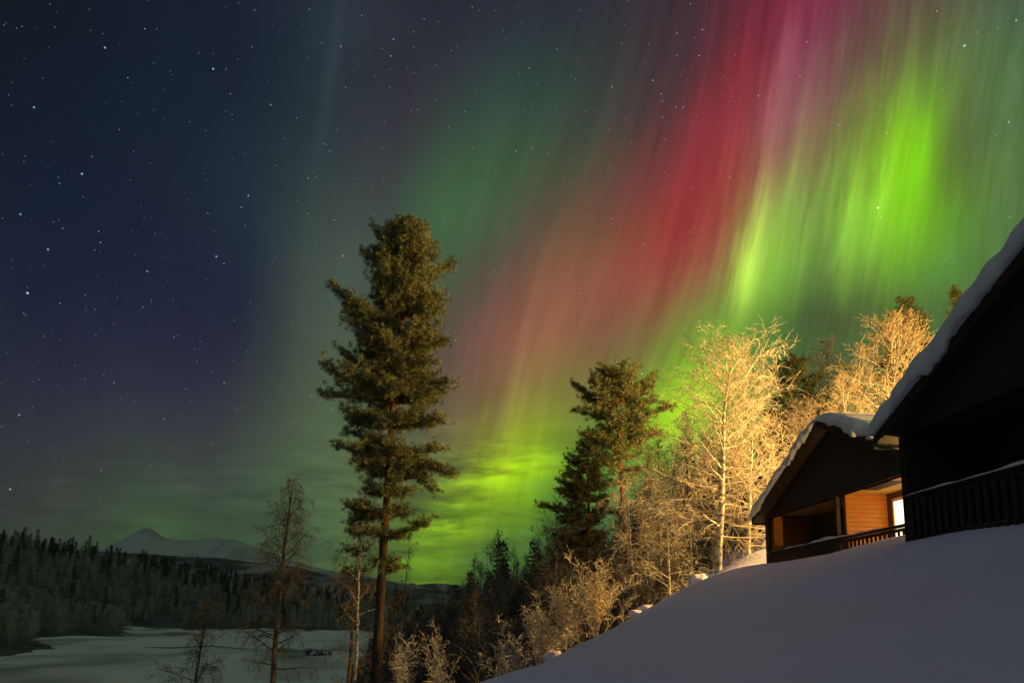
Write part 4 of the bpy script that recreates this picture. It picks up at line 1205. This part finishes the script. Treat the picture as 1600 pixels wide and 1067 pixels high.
def shrub(label, x, y, h, reach, seed, twig, n=26, el=(54, 84), tr=.009):
    return bare_tree("shrub", label, "shrub", on(x, y), [(0, 0, 0), (.01, 0, h * .12), (.02, 0, h * .25)], .035, (n, [(0, h * .95), (1, h * .9)]), seed, twig, twig,
                     twig_r=tr, start=.02, el=el, nsec=18, ntw=4, sec_len=.17, lift=-.10, tw_len=.4, min_r=.010, lean=(reach, 0))


shrub("upright frosted sapling just right of the tallest pine's trunk", -3.66, 24, 3.3, .0, 61, M['frost_twig'], 7, (78, 90), .007)
shrub("upright frosted sapling midway between the tallest pine and the snow slope's lower end", -2.42, 24, 2.9, .0, 62, M['frost_twig'], 7, (77, 90), .007)
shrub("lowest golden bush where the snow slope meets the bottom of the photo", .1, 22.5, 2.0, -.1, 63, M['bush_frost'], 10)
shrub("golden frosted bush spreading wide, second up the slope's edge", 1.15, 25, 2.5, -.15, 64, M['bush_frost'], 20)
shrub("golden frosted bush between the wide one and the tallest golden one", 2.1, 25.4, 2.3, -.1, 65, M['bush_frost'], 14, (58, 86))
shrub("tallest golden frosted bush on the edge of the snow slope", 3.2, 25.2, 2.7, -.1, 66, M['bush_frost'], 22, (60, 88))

# fallen trunk, boulders under snow, rocks by the river
g0 = Vector(on(-2.6, 36, .25)); g1 = Vector(on(-.6, 33, .15))
lg = tag(empty("fallen_trunk", tuple(g0)), "fallen snow-covered tree trunk lying in the dark hollow below the slope", "fallen trunk")
mb = MB(); mb.tube([(0, 0, 0), tuple((g1 - g0) * .5 + Vector((0, 0, .05))), tuple(g1 - g0)], [.17, .15, .12], 9, bump=.05, rng=_rng); mb.build("log", M['dark_bark'], lg, smooth=True)
mb = MB(); mb.tube([(0, 0, .13), tuple((g1 - g0) * .5 + Vector((0, 0, .17))), tuple(g1 - g0 + Vector((0, 0, .11)))], [.13, .14, .10], 9, bump=.12, rng=_rng); mb.build("snow_cover", M['roof_snow'], lg, smooth=True)


def lump(name, label, cat, x, y, r, flat, seed, material, dz=0.0, group=None):
    rng = np.random.default_rng(seed)
    nu, nv = 26, 14
    u = np.arange(nu) * 2 * math.pi / nu
    v = np.linspace(0, math.pi, nv)
    U, V = np.meshgrid(u, v)
    d = np.stack([np.sin(V) * np.cos(U), np.sin(V) * np.sin(U), np.cos(V)], -1)
    k = np.ones_like(U)
    for f_, a in ((1.7, .2), (3.1, .12), (6.3, .06)):
        w = rng.standard_normal((3, 3)) * f_
        ph = rng.uniform(0, 6, 3)
        for q in range(3):
            k += a / 1.5 * np.sin(d @ w[q] + ph[q])
    p = d * k[..., None] * np.array([r, r, r * flat])
    i = np.arange(nv - 1)[:, None] * nu
    j = np.arange(nu)[None]
    f = np.stack([i + j, i + nu + j, i + nu + (j + 1) % nu, i + (j + 1) % nu], -1).reshape(-1, 4)
    mb = MB()
    mb.add(p.reshape(-1, 3), f)
    o = mb.build(name, material, smooth=True)
    o.location = (x, y, zz(x, y) + dz if y < 100 else float(river_z(x, y)) + dz)
    return tag(o, label, cat, group)


lump("snow_clump", "round snow clump at the foot of the thin leaning birch", "snow clump", 5.15, 25.6, .30, .6, 71, M['snow'], .04)
lump("snow_clump", "smaller snow clump just below the thin leaning birch", "snow clump", 4.6, 24.6, .24, .6, 72, M['snow'], .02)
lump("snow_clump", "lamplit snow clump at the foot of the big golden birch", "snow clump", 7.4, 26.3, .35, .8, 73, M['snow'], .1)
lump("snow_clump", "snow-laden clump in the wide golden bush", "snow clump", 1.55, 24.6, .42, .8, 74, M['snow'], .35)
lump("rock", "long dark snow-dusted rock lying on the frozen river", "rock", -50.3, 178, 2.6, .5, 75, M['rock'], .3)
lump("rock", "pale rounder rock at the right end of the long dark river rock", "rock", -47.6, 176.5, 1.5, .75, 76, M['rock'], .3)


# ------------------------------------------------------------------ woods: one of each kind is built, the rest are copies
def conifer_mesh(name, h, rad, seed, needle, blade, nwh=20):
    nr = np.random.default_rng(seed)
    mt = MB()
    mt.tube([(0, 0, -1), (0, 0, h * .5), (0, 0, h)], [h * .014, h * .010, h * .002], 6, 1)
    for k in range(nwh):
        t = (k + .5) / nwh
        z = h * (.10 + .9 * t)
        rr = rad * (1 - t) ** .8 * nr.uniform(.75, 1.15) + .04 * h * (1 - t) * .3
        nb = 8
        for q in range(nb):
            a = q * 6.283 / nb + nr.uniform(0, .8)
            L = rr * nr.uniform(.6, 1.15)
            m_ = max(3, int(L / blade * 3.2))
            u = (np.arange(m_) + nr.random(m_)) / m_
            p = np.stack([np.cos(a) * L * u, np.sin(a) * L * u, z - L * .28 * u], 1) + nr.standard_normal((m_, 3)) * blade * .12
            d = np.stack([np.full(m_, np.cos(a)), np.full(m_, np.sin(a)), np.full(m_, -.15)], 1) + nr.standard_normal((m_, 3)) * .55
            mt.blades(p, d, blade * nr.uniform(.7, 1.3, m_), blade * .42 * np.ones(m_), nr, 0)
    mt.blades(np.tile([[0, 0, h * .97]], (4, 1)), np.tile([[0, 0, 1.]], (4, 1)) + nr.standard_normal((4, 3)) * .1, np.full(4, h * .06), np.full(4, h * .02), nr, 0)
    return mt.build(name, [needle, M['dark_bark']])


prng = random.Random(77)
px_x = lambda px, y: (px - 800) / 1049.4 * y          # sideways place of a direction at a distance

# left bank: spruces
sp_protos = []
for i, (h, r_) in enumerate(((17, 2.7), (14, 2.6), (19, 2.8), (12, 2.4))):
    o = conifer_mesh("spruce_tree", h, r_, 100 + i, M['dark_needles'], 1.15, 15)
    tag(o, "dark spruce in the wood on the far left river bank", "spruce", "spruces on the far left bank")
    sp_protos.append(o)
spots = []
tries = 0
while len(spots) < 215 and tries < 20000:
    tries += 1
    y = prng.uniform(165, 720)
    x = px_x(prng.uniform(-30, 640), y)
    z = zz(x, y)
    if z < -10.4:
        continue
    ridge = y > 560 and x < -60
    if not ridge and prng.random() > .17:
        continue
    spots.append((x, y, z))
for i, (x, y, z) in enumerate(spots):
    s = prng.uniform(.7, 1.12) * (1.0 if y > 330 else .85)
    if i < 4:
        o = sp_protos[i]
        o.location = (x, y, z - .3); o.scale = (s, s, s)
    else:
        copy_tree(sp_protos[prng.randrange(4)], (x, y, z - .3), prng.uniform(0, 6.28), s)

# left bank: bare frosted birches
fb = []
for i in range(4):
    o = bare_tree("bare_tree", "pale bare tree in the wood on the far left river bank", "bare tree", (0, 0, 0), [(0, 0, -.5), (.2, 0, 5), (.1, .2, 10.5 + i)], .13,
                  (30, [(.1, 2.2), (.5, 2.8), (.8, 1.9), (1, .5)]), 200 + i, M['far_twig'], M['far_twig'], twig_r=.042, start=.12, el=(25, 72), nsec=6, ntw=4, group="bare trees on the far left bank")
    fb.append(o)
spots = []
tries = 0
while len(spots) < 115 and tries < 20000:
    tries += 1
    y = prng.uniform(162, 640) if prng.random() < .8 else prng.uniform(430, 470)
    x = px_x(prng.uniform(-30, 640), y)
    z = zz(x, y)
    if z < -10.7 or (y > 560 and x < -60 and prng.random() < .6):
        continue
    if -225 < x < -195 and 480 < y < 545:
        continue                                        # the small clearing in the wood
    spots.append((x, y, z))
for i, (x, y, z) in enumerate(spots):
    s = prng.uniform(.75, 1.2)
    if i < 4:
        fb[i].location = (x, y, z); fb[i].scale = (s, s, s)
    else:
        copy_tree(fb[prng.randrange(4)], (x, y, z), prng.uniform(0, 6.28), s)

# the rest of that wood: too many to count, one mass
def wood_mass(name, protos, spots, label):
    mb = MB()
    mats_ = []
    for pr in protos:
        src = [c for c in ([pr] + list(pr.children)) if c.type == 'MESH']
        for c in src:
            me = c.data
            v = np.empty(len(me.vertices) * 3); me.vertices.foreach_get("co", v)
            lt = np.empty(len(me.polygons), dtype=int); me.polygons.foreach_get("loop_total", lt)
            ls = np.empty(len(me.polygons), dtype=int); me.polygons.foreach_get("loop_start", ls)
            vi = np.empty(len(me.loops), dtype=int); me.loops.foreach_get("vertex_index", vi)
            q = ls[lt == 4]
            f = np.stack([vi[q + k] for k in range(4)], 1)
            pr_v = v.reshape(-1, 3)
            if c.data.materials[0] not in mats_:
                mats_.append(c.data.materials[0])
            mi = mats_.index(c.data.materials[0])
            for (i, x, y, z, s, a) in spots:
                if protos[i % len(protos)] is not pr:
                    continue
                ca, sa = math.cos(a) * s, math.sin(a) * s
                w = np.stack([pr_v[:, 0] * ca - pr_v[:, 1] * sa + x, pr_v[:, 0] * sa + pr_v[:, 1] * ca + y, pr_v[:, 2] * s + z], 1)
                mb.add(w, f, mi)
    return tag(mb.build(name, mats_), label, "wood", kind='stuff')


mass = []
while len(mass) < 620:
    y = prng.uniform(165, 690)
    x = px_x(prng.uniform(-40, 650), y)
    z = zz(x, y)
    if z < -10.7 or (-228 < x < -190 and 470 < y < 560):
        continue
    mass.append((len(mass), x, y, z, prng.uniform(.6, 1.05), prng.uniform(0, 6.28)))
thin = []
for i in range(3):
    mbt = MB()
    nr_ = np.random.default_rng(500 + i)
    n_ = 260
    u_ = nr_.random(n_) ** .8
    a_ = nr_.random(n_) * 6.283
    p_ = np.stack([np.zeros(n_), np.zeros(n_), 1 + 9 * u_], 1) + nr_.standard_normal((n_, 3)) * .3
    l_ = (1 - u_ * .6) * 3.4 * nr_.uniform(.4, 1, n_)
    d_ = np.stack([np.cos(a_) * .7, np.sin(a_) * .7, np.full(n_, .75)], 1) + nr_.standard_normal((n_, 3)) * .2
    mbt.segs(p_, p_ + d_ * l_[:, None], np.full(n_, .06), np.full(n_, .03))
    mbt.segs(np.array([[0, 0, -1.]]), np.array([[0, 0, 10.]]), np.array([.14]), np.array([.05]))
    thin.append(mbt.build("bare_tree", M['far_twig']))
wood_mass("wood", thin, mass, "mass of small bare trees filling the far left wood between the spruces")
for o in thin:
    o.data.materials[0] = M['grey_twig']
mass = []
tries = 0
while len(mass) < 950 and tries < 30000:
    tries += 1
    near = len(mass) < 520
    y = prng.uniform(27, 62) if near else prng.uniform(60, 146)
    x = px_x(prng.uniform(560, 1330), y)
    z = zz(x, y)
    crest = .5 * (x + 1) + 12.5 if x < 8 else 31
    if z < -11.2 or y < crest + 12 or (x > 7 and y < 36) or (x > 12 and y < 48):
        continue
    sc_ = prng.uniform(.16, .34) if near else prng.uniform(.4, .75)
    mass.append((len(mass), x, y, z, sc_, prng.uniform(0, 6.28)))
wood_mass("undergrowth", thin, mass, "dark tangle of bare undergrowth in the hollow below the snow slope")
for o in thin:
    bpy.data.objects.remove(o)

# right hillside: bare grey birches, with pines along the top
hb = []
for i in range(4):
    o = bare_tree("bare_tree", "grey bare tree in the dark wood on the hillside below the slope", "bare tree", (0, 0, 0), [(0, 0, -.5), (.15, 0, 4), (.1, .1, 8.2 + i * .6)], .085,
                  (40, [(.1, 1.3), (.5, 1.8), (.8, 1.3), (1, .4)]), 300 + i, M['grey_twig'], M['grey_twig'], twig_r=.016, start=.12, el=(25, 70), nsec=7, ntw=5, group="bare trees on the right hillside")
    hb.append(o)
spots = []
tries = 0
while len(spots) < 170 and tries < 20000:
    tries += 1
    y = 44 + 100 * prng.random() ** 1.1
    px = prng.uniform(600, 1330)
    x = px_x(px, y)
    z = zz(x, y)
    if z < -11.0 or (px < 700 and y < 62) or (px > 1100 and y < 60):
        continue
    if any((x - a) ** 2 + (y - b_) ** 2 < 3.2 for a, b_, c in spots):
        continue
    spots.append((x, y, z))
for i, (x, y, z) in enumerate(spots):
    s = prng.uniform(.85, 1.35)
    if i < 4:
        hb[i].location = (x, y, z); hb[i].scale = (s, s, s)
    else:
        copy_tree(hb[prng.randrange(4)], (x, y, z), prng.uniform(0, 6.28), s)

hp = []
for i, (h, r_) in enumerate(((9.5, 1.9), (8, 1.7), (11, 2.0))):
    o = conifer_mesh("spruce_tree", h, r_, 400 + i, M['dark_needles'], .5, 17)
    tag(o, "dark spruce along the top of the wooded hillside right of the tallest pine", "spruce", "spruces on the right hillside")
    hp.append(o)
for i in range(64):
    y = prng.uniform(104, 142) if i % 3 else prng.uniform(60, 105)
    px = prng.uniform(655, 900) if i % 3 else prng.uniform(880, 1330)
    x = px_x(px, y)
    z = zz(x, y)
    s = prng.uniform(.8, 1.4)
    if i < 3:
        hp[i].location = (x, y, z - .2); hp[i].scale = (s, s, s)
    else:
        copy_tree(hp[prng.randrange(3)], (x, y, z - .2), prng.uniform(0, 6.28), s)
